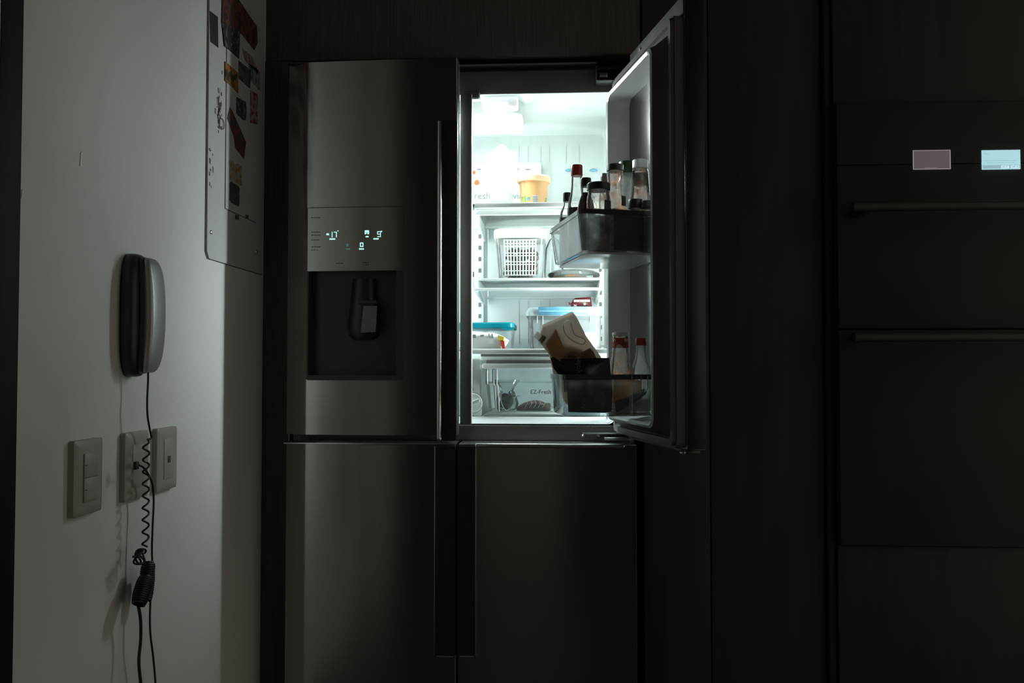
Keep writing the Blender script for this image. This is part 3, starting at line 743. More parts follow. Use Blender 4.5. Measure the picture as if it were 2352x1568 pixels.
# dispenser
wr = P(910, 700, 2.11).x; wm = P(705, 622, 2.11).z
b = BM(); prism(b, bow_poly(wx0, wx1, -.0012, 2.150), wm, wz1 - .0008); dp = obj('dispenser_panel', b, M['pan'], ld, label='glossy grey display panel of the water dispenser')
b = BM(); box(b, (wx0, 2.150, wz0), (wx1, 2.154, wm))
prism(b, bow_poly(wr, wx1, -.0008, 2.154), wz0, wm); prism(b, bow_poly(wx0, wr, -.0004, 2.154), wz0, wz0 + .012); prism(b, bow_poly(wx0, wx0 + .003, -.0004, 2.154), wz0, wm)
obj('dispenser_recess', b, M['softblack'], ld, label='dark recess of the water dispenser')
b = BM()
o1 = rrect(wx0 - .0016, wx1 + .0016, wz0 - .0016, wz1 + .0010, .006); o2 = rrect(wx0, wx1, wz0, wz1, .0055)
o1 = dens(o1, 4); o2 = dens(o2, 4)
vs = [[b.verts.new((x, BOW(x) + y_, z)) for x, z in o] for o, y_ in ((o1, -.0010), (o2, -.0010), (o2, .0015), (o1, .0015))]
for i in range(4):
    for j in range(len(o1)):
        k = (j + 1) % len(o1); b.faces.new((vs[i][j], vs[i][k], vs[(i + 1) % 4][k], vs[(i + 1) % 4][j]))
obj('dispenser_outline', b, M['steeldark'], ld)
A = P(795, 650, 2.135); B = P(872, 780, 2.135)
b = BM(); rings = []
for s, k, y in ((0, .72, 2.150), (0, .72, 2.128), (.35, .80, 2.122), (.75, 1.0, 2.125), (.93, .9, 2.130), (1, .6, 2.138)):
    zz = A.z + .012 + (B.z - A.z - .012) * s; xm = (A.x + B.x) / 2; w = (B.x - A.x) / 2 * k
    rings.append([Vector((xm + w * math.cos(R(180 + 180 * i / 10)), y + .0 + (2.1505 - y) * (1 - abs(math.sin(R(180 + 180 * i / 10)))) , zz)) for i in range(11)])
loft(b, rings, True, True, True); obj('spout_housing', b, M['black'], ld)
b = BM(); q = [P(x, y, 2.117) for x, y in ((834, 702), (865, 702), (862, 762), (828, 764))]
rr = []
for y in (2.1215, 2.1175):
    rr.append([Vector((p.x, y + (.004 if i < 2 else 0), p.z)) for i, p in enumerate(q)])
loft(b, rr); obj('paddle', b, M['paddle'], ld, label='light grey dispenser paddle')
b = BM(); A = P(822, 690, 2.118); B = P(866, 697, 2.118); box(b, (A.x, 2.116, B.z), (B.x, 2.128, A.z), .001); obj('paddle_hinge', b, M['softblack'], ld)
# display digits
yd = 2.1069
def seg_digit(b, ch, x, z, w, h, th):
    S = {'7': 'abc', '1': 'bc', '9': 'abcdfg', '-': 'g'}
    G = {'a': (0, h - th, w, h), 'g': (0, h / 2 - th / 2, w, h / 2 + th / 2), 'd': (0, 0, w, th), 'b': (w - th, h / 2, w, h), 'c': (w - th, 0, w, h / 2), 'f': (0, h / 2, th, h), 'e': (0, 0, th, h / 2)}
    for s in S[ch]:
        x0, z0, x1, z1 = G[s]; yy_ = BOW(x + x0) - .0018; box(b, (x + x0, yy_, z + z0), (x + x1, yy_ + .0016, z + z1))
def dmark(x0, y0, x1, y1, b):
    y_ = BOW(P(x0, y0, 2.115).x); A = P(x0, y0, y_); B = P(x1, y1, y_); box(b, (A.x, y_ - .0018, B.z), (B.x, y_ + .001, A.z))
b = BM(); p = P(762, 544, yd)
seg_digit(b, '1', p.x - .0045, p.z, .004, .0148, .0019); seg_digit(b, '7', p.x + .0030, p.z, .0080, .0148, .0019)
dmark(750, 536, 756, 540, b); dmark(775.5, 529, 777.5, 531.5, b); dmark(757, 547.5, 771, 550.5, b); obj('freezer_reading', b, M['cyanled'], ld, label='glowing cyan reading of minus seventeen degrees')
b = BM(); p = P(865.5, 543.5, yd); seg_digit(b, '9', p.x, p.z, .0095, .0148, .0019); dmark(875, 530, 878, 533, b); dmark(858, 547, 870, 550, b); obj('fridge_reading', b, M['cyanled'], ld, label='glowing cyan reading of nine degrees')
b = BM(); dmark(838, 529, 848, 533, b); dmark(838, 533, 841, 538, b); dmark(845, 533, 848, 538, b); dmark(842.4, 533, 844, 537, b); dmark(840, 542, 847, 545, b); obj('ice_icon', b, M['cyanled'], ld)
b = BM(); dmark(827, 557, 835, 559, b); dmark(827, 559, 829, 567, b); dmark(833, 559, 835, 567, b); dmark(829, 565, 833, 567, b)
for i in range(4): dmark(825 + i * 3, 570, 827.2 + i * 3, 573.5, b)
obj('filter_icon', b, M['cyanled'], ld)
b = BM(); dmark(796, 560, 801, 566, b)
for i in range(4): dmark(794 + i * 2.8, 570.5, 796 + i * 2.8, 573.5, b)
obj('dim_icon', b, M['cyandim'], ld)
b = BM()
for (x0, x1, y) in ((716, 738, 500), (716, 736, 533), (716, 736, 540), (716, 736, 551), (716, 736, 567), (716, 734, 574), (772, 791, 605), (833, 849, 603), (833, 849, 608)):
    x = x0
    while x < x1 - 2: l = random.uniform(2, 5); dmark(x, y - .8, min(x + l, x1), y + .8, b); x += l + 1.3
obj('panel_print', b, M['softblack'], ld)
# flap (mullion) on the left door
b = BM(); A = P(1057, 228, 2.19); B = P(1084, 974, 2.19)
box(b, (-.262, 2.170, B.z), (-.2325, 2.193, Z(.722)), .002); fl = obj('mullion_flap', b, M['flap'], ld)
b = BM(); box(b, (-.234, 2.172, B.z + .002), (-.2312, 2.1915, Z(.72)), .0008); obj('flap_edge', b, M['white'], ld)
b = BM(); A = P(1066, 212, 2.187); B = P(1102, 227, 2.187); box(b, (A.x, 2.18, B.z), (B.x, 2.20, A.z), .003); obj('flap_guide', b, M['frame'], ld)
b = BM(); box(b, (A.x + .012, 2.176, B.z - .004), (B.x - .002, 2.196, B.z + .001), .001); obj('flap_guide_lip', b, M['white'], ld)
# handles: slim chrome bar in front of a dark grip pocket
def handle(parent, pxa, pxb, pya, pyb, barleft=True, top_bar=None, mbar='chrome', label=None):
    A = P(pxa, pya, 2.11); B = P(pxb, pyb, 2.11)
    b = BM(); prism(b, rrect(A.x, B.x, B.z, A.z, .005), 2.1085, 2.1105, lambda x, y, z: Vector((x, z, y))); h = obj('handle_pocket', b, M['black'], parent)
    xb = A.x + .0065 if barleft else B.x - .0065
    b = BM()
    def ringf(z, k): return [Vector((xb + k * .0065 * math.cos(R(360 * i / 16)), 2.1005 + k * .0085 * math.sin(R(360 * i / 16)), z)) for i in range(16)]
    loft(b, [ringf(B.z, .4), ringf(B.z + .006, 1), ringf(A.z - .006, 1), ringf(A.z, .4)]); obj('handle', b, M[mbar], parent, label=label)
handle(ld, 1006, 1048, 277, 1012, label='slim chrome vertical handle')

# freezer doors ------------------------------------------
fz1, fz0 = Z(-.2005), Z(-.885)
def fdoor(x0, x1, rnd, label):
    b = BM(); prism(b, door_poly(x0, x1, rnd), fz0, fz1 - .004); d = obj('freezer_door', b, M['steel'], fr, label=label)
    b = BM(); box(b, (x0 + .002, 2.113, fz1 - .004), (x1 - .002, 2.19, fz1), .0015); obj('door_top_edge', b, M['bracket'], d)
    b = BM(); box(b, (x0 + .02, 2.155, fz0 + .02), (x1 - .02, 2.195, fz1 - .02), .002); obj('gasket', b, M['gasket'], d)
    return d
f1 = fdoor(LX, -.2640, True, 'lower left steel freezer door'); f2 = fdoor(-.2595, .195, False, 'lower right steel freezer door')
def fhandle(parent, px0, px1, left):
    A = P(px0, 1024, 2.108); B = P(px1, 1505, 2.108)
    b = BM(); prism(b, rrect(A.x, B.x, B.z, A.z, .003), 2.100, 2.1105, lambda x, y, z: Vector((x, z, y))); h = obj('handle', b, M['black'], parent)
    x = A.x if left else B.x
    b = BM(); box(b, (x - .0012, 2.099, B.z), (x + .0012, 2.1105, A.z), .0005); obj('handle_edge', b, M['bracket'], parent)
    b = BM(); box(b, (A.x + .006, 2.0985, B.z - .0015), (B.x - .004, 2.1015, B.z + .0015), .0005); obj('handle_foot', b, M['bracket'], parent)
fhandle(f1, 1000, 1046, True); fhandle(f2, 1052, 1093, False)
b = BM(); box(b, (-.216, 2.1045, fz1 - .010), (.165, 2.122, fz1 + .0012), .0048, 3); obj('door_front_lip', b, M['bracket'], f2)
# base
b = BM(); box(b, (-.70, 2.16, .0), (.18, 2.78, .10), .004); obj('base_grille', b, M['black'], fr)
# hinges
A = P(1369, 156, 2.17); B = P(1412, 190, 2.17)
b = BM(); box(b, (A.x, 2.150, A.z - .012), (B.x + .03, 2.24, A.z), .004); box(b, (A.x, 2.15, B.z), (A.x + .004, 2.20, A.z), .001); box(b, (A.x, 2.15, B.z), (B.x + .01, 2.20, B.z + .006), .002)
obj('hinge_cover', b, M['black'], fr)
b = BM(); box(b, (A.x + .008, 2.156, B.z + .010), (A.x + .030, 2.195, A.z - .016), .003); obj('hinge_plate', b, M['bracket'], fr)
A = P(1338, 993, 2.185); B = P(1420, 1006, 2.185)
b = BM(); box(b, (A.x, 2.165, A.z - .003), (B.x + .02, 2.195, A.z), .001); box(b, (A.x + .055, 2.140, B.z - .002), (B.x + .03, 2.19, B.z + .005), .002); obj('hinge_plate', b, M['bracket'], fr)
for px in (1341, 1375):
    p = P(px, 1001, 2.19); b = BM(); lathe(b, [(.0055, 0), (.0055, .003), (.003, .006)], Vector((p.x, 2.1935, p.z)), 14, tilt=RX); obj('screw', b, M['bracket'], fr)

# right (open) door ----------------------------------------
def DW(a, b_, z): return D(a, b_, z)
def dbox(bm, lo, hi, bev=0): box(bm, lo, hi, bev, f=lambda v: D(v.x, v.y, v.z))
AW = .440
b = BM(); dbox(b, (0, 0, -.181), (AW, .045, .797), .004)
rd = obj('door', b, M['steel'], fr, label='open upper right door seen from its inner side')
b = BM(); dbox(b, (.085, .0455, .752), (AW - .003, .0475, .794), .0005); obj('door_top_margin', b, M['framel'], rd)
b = BM(); dbox(b, (.16, .0475, .772), (.170, .0505, .782), .001); obj('latch_magnet', b, M['white'], rd)
b = BM()
def dring(a0, a1, z0, z1, r, b_): return [D(x, b_, z) for x, z in rrect(a0, a1, z0, z1, r, 5)]
loft(b, [dring(.012, AW - .004, -.176, .752, .012, .045), dring(.012, AW - .004, -.176, .752, .012, .066), dring(.040, .412, -.155, .720, .02, .067),
         dring(.050, .396, -.142, .704, .022, .088), dring(.053, .391, -.138, .699, .024, .101)], False, False)
obj('liner_surround', b, M['surround'], rd)
b = BM()
loft(b, [dring(.053, .391, -.138, .699, .024, .101), dring(.058, .386, -.133, .694, .024, .104),
         dring(.064, .380, -.127, .688, .022, .101), dring(.072, .372, -.118, .680, .022, .040), dring(.090, .354, -.100, .662, .02, .028)], False, True)
dl = obj('door_liner', b, M['doorliner'], rd)
b = BM()
g = [dring(.016, AW - .006, -.172, .748, .014, .0665), dring(.018, AW - .008, -.170, .746, .014, .0745), dring(.030, AW - .020, -.158, .734, .012, .0745), dring(.032, AW - .022, -.156, .732, .012, .0665)]
vs = [[b.verts.new(p) for p in r] for r in g]
for i in range(4):
    for j in range(len(vs[0])):
        k = (j + 1) % len(vs[0]); b.faces.new((vs[i][j], vs[i][k], vs[(i + 1) % 4][k], vs[(i + 1) % 4][j]))
obj('gasket', b, M['gasket'], rd)
# embossed shelf stops on the liner panel
for (a0, a1, z0, z1) in ((.10, .22, .475, .507), (.255, .335, .475, .507), (.095, .33, .243, .250)):
    b = BM(); dbox(b, (a0, .026, z0), (a1, .034, z1), .003); obj('liner_boss', b, M['doorliner'], rd)
for a in (.14, .27):
    b = BM(); dbox(b, (a, .026, .226), (a + .02, .040, .244), .004); obj('liner_boss', b, M['doorliner'], rd)
b = BM(); dbox(b, (.02, .01, -.190), (.43, .04, -.181), .003); obj('door_bottom_cap', b, M['steeldark'], rd)
p = D(.43, .05, -.186); b = BM(); sphere(b, p, .007, 1, 1, .8, 12); obj('door_closer', b, M['bracket'], rd)
# outer handle
b = BM(); dbox(b, (.392, -.0015, -.175), (.434, .001, .631), .0005); obj('handle_pocket', b, M['black'], rd)
b = BM(); tube(b, [D(.396, -.006, -.175), D(.396, -.006, .631)], .0055, 12); obj('handle', b, M['chrome'], rd)
b = BM(); dbox(b, (AW - .001, .002, -.178), (AW + .0015, .043, .794), .0005); obj('door_edge', b, M['black'], rd)  # black strip painting in the dark that the steel edge would reflect

def dbin(name, outline_top, outline_bot, z0, z1, rimh, label):
    """clear bin open at the top; outlines are lists of (a, b) with the door side first and last"""
    n = len(outline_top)
    b = BM()
    mid = [tuple(.12 * outline_top[i][k] + .88 * outline_bot[i][k] for k in (0, 1)) for i in range(n)]
    def inset(o, d):
        ca = sum(p[0] for p in o) / n; cb = .12
        return [(p[0] + d * (1 if p[0] < ca else -1), p[1] - (d if p[1] > cb else -d)) for p in o]
    rings = [[D(a, q, z1) for a, q in outline_top], [D(a, q, z0 + .008) for a, q in mid], [D(a, q, z0 + .0025) for a, q in outline_bot], [D(a, q, z0) for a, q in inset(outline_bot, .006)]]
    loft(b, rings, False, True)
    rings = [[D(a, q, z0 + .003) for a, q in inset(outline_bot, .004)], [D(a, q, z1) for a, q in inset(outline_top, .0028)]]
    loft(b, rings, True, False)
    o = obj('door_bin', b, M['bin'], rd, label=label)
    b = BM(); i1 = inset(outline_top, -.0018); i2 = inset(outline_top, .0040)
    g = [[D(a, q, z1 + .001) for a, q in i1], [D(a, q, z1 + .001) for a, q in i2], [D(a, q, z1 - rimh) for a, q in i2], [D(a, q, z1 - rimh) for a, q in i1]]
    vs = [[b.verts.new(p) for p in r] for r in g]
    for i in range(4):
        for j in range(n):
            k = (j + 1) % n; b.faces.new((vs[i][j], vs[i][k], vs[(i + 1) % 4][k], vs[(i + 1) % 4][j]))
    return o, b
def bin_outline(a0, a1, bt, bow=0, r=.016, b0=.045):
    pts = [(a0, b0)]
    for i in range(5):
        q = R(180 - 90 * i / 4); pts.append((a0 + r + r * math.cos(q), bt - bow - r + r * math.sin(q)))
    for i in range(1, 8):
        s = i / 8; pts.append((a0 + r + (a1 - a0 - 2 * r) * s, bt - bow + bow * math.sin(math.pi * min(1, s * 1.25) / 2) if bow else bt))
    for i in range(5):
        q = R(90 - 90 * i / 4); pts.append((a1 - r + r * math.cos(q), bt - r + r * math.sin(q)))
    pts.append((a1, b0)); return pts
ub, b = dbin('upper', bin_outline(.070, .365, .256, 0, .010), bin_outline(.082, .362, .246, 0, .012), .2475, .3385, .009, 'upper clear door bin with smoky rim')
obj('bin_rim', b, M['binrim'], rd)
b = BM(); dbox(b, (.085, .05, .2425), (.355, .235, .2475), .002); obj('bin_tray', b, M['doorliner'], rd, label='milky floor of the upper bin')
lb, b = dbin('lower', bin_outline(.060, .365, .292, .045, .012), bin_outline(.066, .362, .286, .045, .012), -.112, -.0215, .010, 'lower clear door bin')
obj('bin_rim', b, M['binrim'], rd)
# pillar and slotted tab on the near face of the lower bin
A = DP(1445, 865, .3655); B = DP(1453, 955, .3655)
b = BM(); dbox(b, (.3645, bz(B), -.110), (.3675, bz(A), -.024), .0008); obj('bin_pillar', b, M['bin'], rd)
A = DP(1472, 865, .367); B = DP(1488, 900, .367)
b = BM(); tube(b, [D(.367, bz(A), -.024), D(.367, bz(A), -.052), D(.367, (bz(A) + bz(B)) / 2, -.0585), D(.367, bz(B), -.052), D(.367, bz(B), -.024)], .0013, 6); obj('bin_slot', b, M['bracket'], rd)

# ================================================================== THINGS IN THE UPPER DOOR BIN
FLU = .2512                                   # bin floor
def put(px, a, z=None):
    p = DP(px, 500, a); return Vector((p.x, p.y, ZC + (FLU if z is None else z)))
def bottle(name, loc, prof, mg, label, cat='bottle', content=None, cmat=None, cap=None, capm=None, capname='cap', lab=None, labm=None, group=None, n=28):
    t = thing(name, loc, label, cat, group)
    b = BM(); lathe(b, prof, loc, n, cap=False)
    obj('glass', b, mg, t)
    if content: b = BM(); lathe(b, content, loc, n); obj('contents', b, cmat, t)
    if cap: b = BM(); lathe(b, cap, loc, n); obj(capname, b, capm, t)
    if lab:
        r, z0, z1, a0, a1 = lab
        b = BM(); n_ = 14
        g = [[Vector(loc) + Vector(((r + e) * math.cos(R(a0 + (a1 - a0) * i / n_)), (r + e) * math.sin(R(a0 + (a1 - a0) * i / n_)), z)) for i in range(n_ + 1)] for z, e in ((z0, .0004), (z1, .0004))]
        loft(b, g, False, False, False); obj('label', b, labm, t)
    return t
def capprof(r, z0, z1): return [(r * .96, z0), (r, z0 + .001), (r, z1 - .002), (r * .93, z1), (r * .5, z1 + .0005)]
def Hz(py, loc):                              # height above loc.z of a picture row at the thing's distance
    d = -loc.x * math.sin(TH) + loc.y * math.cos(TH)
    return (784 + F * math.tan(PH) - py) / F * d + ZC - loc.z
# 1 red-capped clear bottle
L = put(1325, .16); h = lambda y: Hz(y, L)
bottle('sauce_bottle', L, [(.020, 0), (.0235, .003), (.0235, h(485)), (.0215, h(465)), (.0160, h(445)), (.0135, h(425)), (.0128, h(402)), (.0128, h(396))],
       M['glassclear'], 'clear hot sauce bottle with red cap, tallest at left in the upper door bin', content=[(.019, .002), (.0218, .004), (.0220, h(478)), (.0215, h(477))], cmat=M['sauce'],
       cap=capprof(.0142, h(402), h(377)), capm=M['redcap'])
# 2 black capped soy bottle
L = put(1346, .265); h = lambda y: Hz(y, L)
bottle('sauce_bottle', L, [(.019, 0), (.0215, .003), (.0215, h(487)), (.0165, h(462)), (.0105, h(445)), (.0095, h(430)), (.0095, h(420))],
       M['glassclear'], 'short black-capped sauce bottle behind the smeared jar in the upper bin', content=[(.017, .002), (.0200, .004), (.0202, h(487)), (.0152, h(462)), (.0096, h(442)), (.009, h(441))], cmat=M['sauce'],
       cap=capprof(.0122, h(427), h(407)), capm=M['blackcap'])
# 3 small one far left
L = put(1303, .115); h = lambda y: Hz(y, L)
bottle('sauce_bottle', L, [(.017, 0), (.020, .003), (.020, h(505)), (.017, h(485)), (.009, h(470)), (.0085, h(462))],
       M['glassclear'], 'small dark bottle with black cap at far left of the upper bin', content=[(.016, .002), (.0185, .004), (.0185, h(500)), (.015, h(499))], cmat=M['sauce'],
       cap=capprof(.0105, h(462), h(441)), capm=M['blackcap'])
# 4 smeared jar
L = put(1375, .318); h = lambda y: Hz(y, L)
bottle('glass_jar', L, [(.024, 0), (.0268, .004), (.0270, h(462)), (.0262, h(452)), (.0242, h(444)), (.0240, h(436))],
       M['crumb'], 'smeared near-empty glass jar with black lid, nearest in the upper door bin', 'jar', content=[(.022, .002), (.0252, .004), (.0253, h(500)), (.020, h(497))], cmat=M['sauce'],
       cap=capprof(.0262, h(436), h(419)), capm=M['blackcap'], capname='lid', lab=(.0272, .045, h(462), -65, -5), labm=M['label_dark'])
# 5 waisted sauce bottle
L = put(1413, .20); h = lambda y: Hz(y, L)
bottle('glass_bottle', L, [(.024, 0), (.0275, .004), (.0280, h(480)), (.0262, h(465)), (.0200, h(447)), (.0178, h(432)), (.0178, h(415)), (.0192, h(402)), (.0192, h(392))],
       M['crumb'], 'smeared glass bottle with black lid and narrow waist in the upper bin', content=[(.022, .002), (.0255, .004), (.0255, h(482)), (.021, h(480))], cmat=M['brownsauce'],
       cap=capprof(.0205, h(391), h(376)), capm=M['blackcap'], capname='lid', lab=(.0278, h(475), h(452), -62, -30), labm=M['label_dark'])
# 6 grey-capped
L = put(1388, .10); h = lambda y: Hz(y, L)
bottle('plastic_bottle', L, [(.012, 0), (.0135, .003), (.0135, h(450)), (.0085, h(430)), (.0085, h(418))], M['glassw'],
       'narrow plastic bottle with grey cap behind the waisted bottle', cap=[(.0100, h(420)), (.0100, h(404)), (.0075, h(403)), (.0070, h(396)), (.003, h(395))], capm=M['greycap'])
# 7 green-lid jar
L = put(1439, .115); h = lambda y: Hz(y, L)
bottle('glass_jar', L, [(.022, 0), (.025, .004), (.025, h(420)), (.019, h(410)), (.0175, h(397))], M['glassw'],
       'cloudy glass jar with dark green lid at the back of the upper bin', 'jar', cap=capprof(.0188, h(397), h(369)), capm=M['greenlid'], capname='lid')
# 8 white lid jar with olives
L = put(1471, .235); h = lambda y: Hz(y, L)
bottle('glass_jar', L, [(.021, 0), (.0245, .004), (.0245, h(455)), (.0222, h(440)), (.0205, h(415)), (.0195, h(395)), (.0178, h(386))], M['crumb'],
       'tall smeared jar of olives with white lid at right of the upper bin', 'jar', content=[(.014, h(424)), (.0188, h(422)), (.0185, h(397)), (.014, h(396))], cmat=M['olive'],
       cap=capprof(.0185, h(385), h(365)), capm=M['white'], capname='lid')
# 9 two low dark-lidded jars
L = put(1460, .305); h = lambda y: Hz(y, L)
bottle('glass_jar', L, [(.0150, 0), (.0168, .003), (.0168, h(486)), (.0150, h(480))], M['glass'],
       'short dark-lidded jar just above the upper bin rim, left of its twin', 'jar', content=[(.013, .002), (.0155, .004), (.0155, h(490)), (.013, h(489))], cmat=M['sauce'],
       cap=capprof(.0170, h(478), h(457)), capm=M['blackcap'], capname='lid')
L = put(1486, .331); h = lambda y: Hz(y, L)
bottle('glass_jar', L, [(.0115, 0), (.0130, .003), (.0130, h(486)), (.0115, h(480))], M['glass'],
       'short dark-lidded jar against the door edge in the upper bin', 'jar', content=[(.010, .002), (.0120, .004), (.0120, h(490)), (.010, h(489))], cmat=M['sauce'],
       cap=capprof(.0132, h(478), h(460)), capm=M['blackcap'], capname='lid')
# dark packet filling the near side of the bin
b = BM(); q = [DP(x, 500, .3495) for x in (1408, 1480)]
dbox(b, (.3475, bz(q[1]) + .001, FLU), (.3565, bz(q[0]), .336), .004)
tag(obj('food_packet', b, M['label_dark']), 'dark packet standing against the near side of the upper bin', 'packet')

# ================================================================== THINGS IN THE LOWER DOOR BIN
FLL = -.1085
def putl(px, a): p = DP(px, 500, a); return Vector((p.x, p.y, ZC + FLL))
L = putl(1424, .235); h = lambda y: Hz(y, L)
bottle('ketchup_bottle', L, [(.024, 0), (.0275, .004), (.0275, h(885)), (.0262, h(862)), (.0215, h(825)), (.0180, h(798)), (.0175, h(775)), (.0175, h(771))], M['crumb'],
       'nearly empty glass ketchup bottle with white lid and torn red neck label', content=[(.022, .002), (.026, .004), (.026, .018), (.022, .019)], cmat=M['brownsauce'],
       cap=capprof(.0195, h(771), h(763)), capm=M['white'], capname='lid', lab=(.0183, h(799), h(776), -175, 5), labm=M['label_red'])
L = putl(1471, .245); h = lambda y: Hz(y, L)
bottle('sauce_bottle', L, [(.020, 0), (.0225, .004), (.0225, h(850)), (.0200, h(838)), (.0140, h(822)), (.0115, h(805)), (.0110, h(793))], M['glassw'],
       'clear sauce bottle with small red cap beside the glass ketchup bottle', content=[(.018, .002), (.021, .004), (.021, .03), (.018, .031)], cmat=M['brownsauce'],
       cap=capprof(.0128, h(793), h(776)), capm=M['redcap'])
# pouches: soft pillow sheets in a plane
def pillow(outline, f, thick, n=9, flat=.0015):
    """outline: closed polygon (u, v); puffed in the middle"""
    cx = sum(p[0] for p in outline) / len(outline); cy = sum(p[1] for p in outline) / len(outline)
    b = BM()
    for sgn in (1, -1):
        rings = []
        for k in range(n + 1):
            s = 1 - k / n
            w = flat + thick * (1 - s ** 3)
            rings.append([f(cx + (p[0] - cx) * max(s, .02), cy + (p[1] - cy) * max(s, .02), sgn * w) for p in outline])
        loft(b, rings, False, True)
    bmesh.ops.remove_doubles(b, verts=b.verts[:], dist=.0001)
    return b
def dplane(a0):
    """picture outline put on the upright plane a = a0 of the door bin, thickness along the door"""
    def conv(pts): return [(bz(DP(x, y, a0)), DP(x, y, a0).z - ZC) for x, y in pts]
    return conv, lambda u, v, w: D(a0 + w, u, v)
conv, fp = dplane(.24)
pts = [(1247, 745), (1314, 715), (1322, 724), (1345, 770), (1385, 826), (1394, 850), (1380, 926), (1300, 928), (1275, 880), (1262, 815), (1243, 790), (1238, 770)]
t = thing('spout_pouch', D(.24, .18, FLL), 'beige spouted refill pouch leaning out of the lower door bin', 'pouch')
b = pillow(dens(conv(pts)), fp, .010); obj('pouch_body', b, M['pouch'], t)
b = pillow(dens(conv([(1252, 790), (1275, 755), (1290, 790), (1330, 800), (1350, 830), (1290, 880), (1266, 820)]), 3), lambda u, v, w: D(.2455 + w, u, v), .006); obj('pouch_print', b, M['pouchora'], t, label='amber coloured print area')
loop = [DP(x, y, .256) for x, y in ((1296, 762), (1294, 748), (1299, 738), (1307, 736), (1312, 744), (1320, 768), (1338, 776), (1345, 782), (1340, 790), (1328, 788), (1312, 780), (1301, 770), (1296, 762))]
b = BM(); tube(b, smooth_path(loop, 6), .0013, 6); obj('pouch_handle_rim', b, M['spout'], t)
A = DP(1250, 781, .24); B = DP(1228, 766, .24); d = (B - A)
b = BM(); tube(b, [A, A + d * .35], .0075, 14); obj('spout', b, M['spout'], t)
b = BM(); tube(b, [A + d * (.35 + i * .03) for i in range(3)], .0092, 14); obj('spout_ring', b, M['cardbrown'], t)
b = BM(); tube(b, [A + d * .42, A + d * .46, A + d * .85, A + d * .98], 0, 14, rr=[.0080, .0085, .0085, .0070]); obj('spout_cap', b, M['spout'], t)
for k in (.02, .10, .18):
    b = BM(); tube(b, [A + d * k, A + d * (k + .035)], .0096, 14); obj('spout_ring', b, M['pouchora'], t)
# kraft card between the bags
conv, fp2 = dplane(.275)
t = thing('paper_label', D(.275, .18, -.06), 'brown kraft paper label sticking up behind the dark bag', 'label')
cpts = [(1290, 832), (1291, 822), (1300, 812), (1314, 807), (1326, 810), (1331, 812), (1355, 799), (1362, 806), (1374, 830), (1372, 900), (1295, 900)]
b = BM(); o = conv(cpts); loft(b, [[fp2(u, v, -.0006) for u, v in o], [fp2(u, v, .0006) for u, v in o]]); obj('card', b, M['cardbrown'], t)
q = DP(1305, 823, .2765); text_obj('lettering', 'Mas', .012, frame_mtx(q, -DN, (0, 0, 1)), M['label_dark'], t)
# dark bag
conv, fp3 = dplane(.318)
dpts = [(1265, 822), (1272, 819), (1284, 824), (1300, 824), (1340, 823), (1400, 821), (1402, 840), (1405, 880), (1408, 905), (1405, 945), (1390, 948), (1306, 946), (1304, 905), (1302, 868), (1282, 858), (1272, 845)]
o = conv(dpts)
t = thing('food_pouch', D(.318, .19, FLL), 'crumpled dark foil food bag with faint lettering in the lower door bin', 'bag')
b = pillow(dens(o, 3), lambda u, v, w: D(.318 + w + .004 * math.sin(u * 60), u, v), .011); obj('bag_body', b, M['darkbag'], t)
q = DP(1333, 872, .3335); text_obj('lettering', 'Frijoles', .0175, frame_mtx(q, (0, 0, 1), DN), M['bagtext'], t)
q = DP(1345, 938, .3335); text_obj('lettering', 'NSI', .014, frame_mtx(q, (0, 0, 1), DN), M['bagtext'], t)
b = pillow(dens(conv([(1358, 905), (1372, 895), (1385, 905), (1390, 925), (1375, 940), (1360, 930)]), 3), lambda u, v, w: D(.3315 + w, u, v), .0012); obj('bag_picture', b, M['bagpic'], t)
# amber packet + slate packet at the right end of the bin
conv, fp4 = dplane(.335)
b = pillow(dens(conv([(1408, 872), (1440, 868), (1470, 874), (1474, 905), (1450, 925), (1420, 930), (1408, 925)]), 3), lambda u, v, w: D(.336 + w, u, v), .008)
tag(obj('food_packet', b, M['amber']), 'amber packet at the right end of the lower door bin', 'packet')
conv, fp5 = dplane(.352)
b = pillow(dens(conv([(1412, 920), (1440, 912), (1478, 892), (1484, 902), (1470, 915), (1440, 935), (1414, 948)]), 3), lambda u, v, w: D(.355 + w, u, v), .0035)
tag(obj('food_packet', b, M['navy']), 'slanting slate blue packet below the amber one in the lower bin', 'packet')

# ================================================================== THINGS ON THE SHELVES
# white squeeze bottle
L = P(1152, 463, 2.40); L.z = Z(.4385); h = lambda y: Hz(y, L)
t = thing('squeeze_bottle', L, 'overexposed white plastic squeeze bottle on the top shelf', 'bottle')
b = BM(); rg = []
for w, y in ((.030, 463), (.0315, 458), (.0335, 430), (.0425, 356), (.0425, 352), (.039, 349)):
    rg.append([L + Vector((p[0], p[1], h(y))) for p in rrect(-w, w, -w * .75, w * .75, w * .45, 5)])
loft(b, rg); obj('bottle_body', b, M['squeeze'], t)
b = BM(); lathe(b, [(.0265, h(350)), (.0255, h(346)), (.021, h(340)), (.013, h(334)), (.004, h(329)), (.001, h(328))], L, 28, sy=.8); obj('cap', b, M['squeeze'], t)
b = BM(); A = P(1161, 400, 2.40 - .033); B = P(1178, 452, 2.40 - .033); box(b, (A.x, 2.40 - .0335, B.z), (B.x, 2.40 - .030, A.z), .0005); obj('label', b, mat('faint_blue_label', (.66, .80, .82), .4), t)
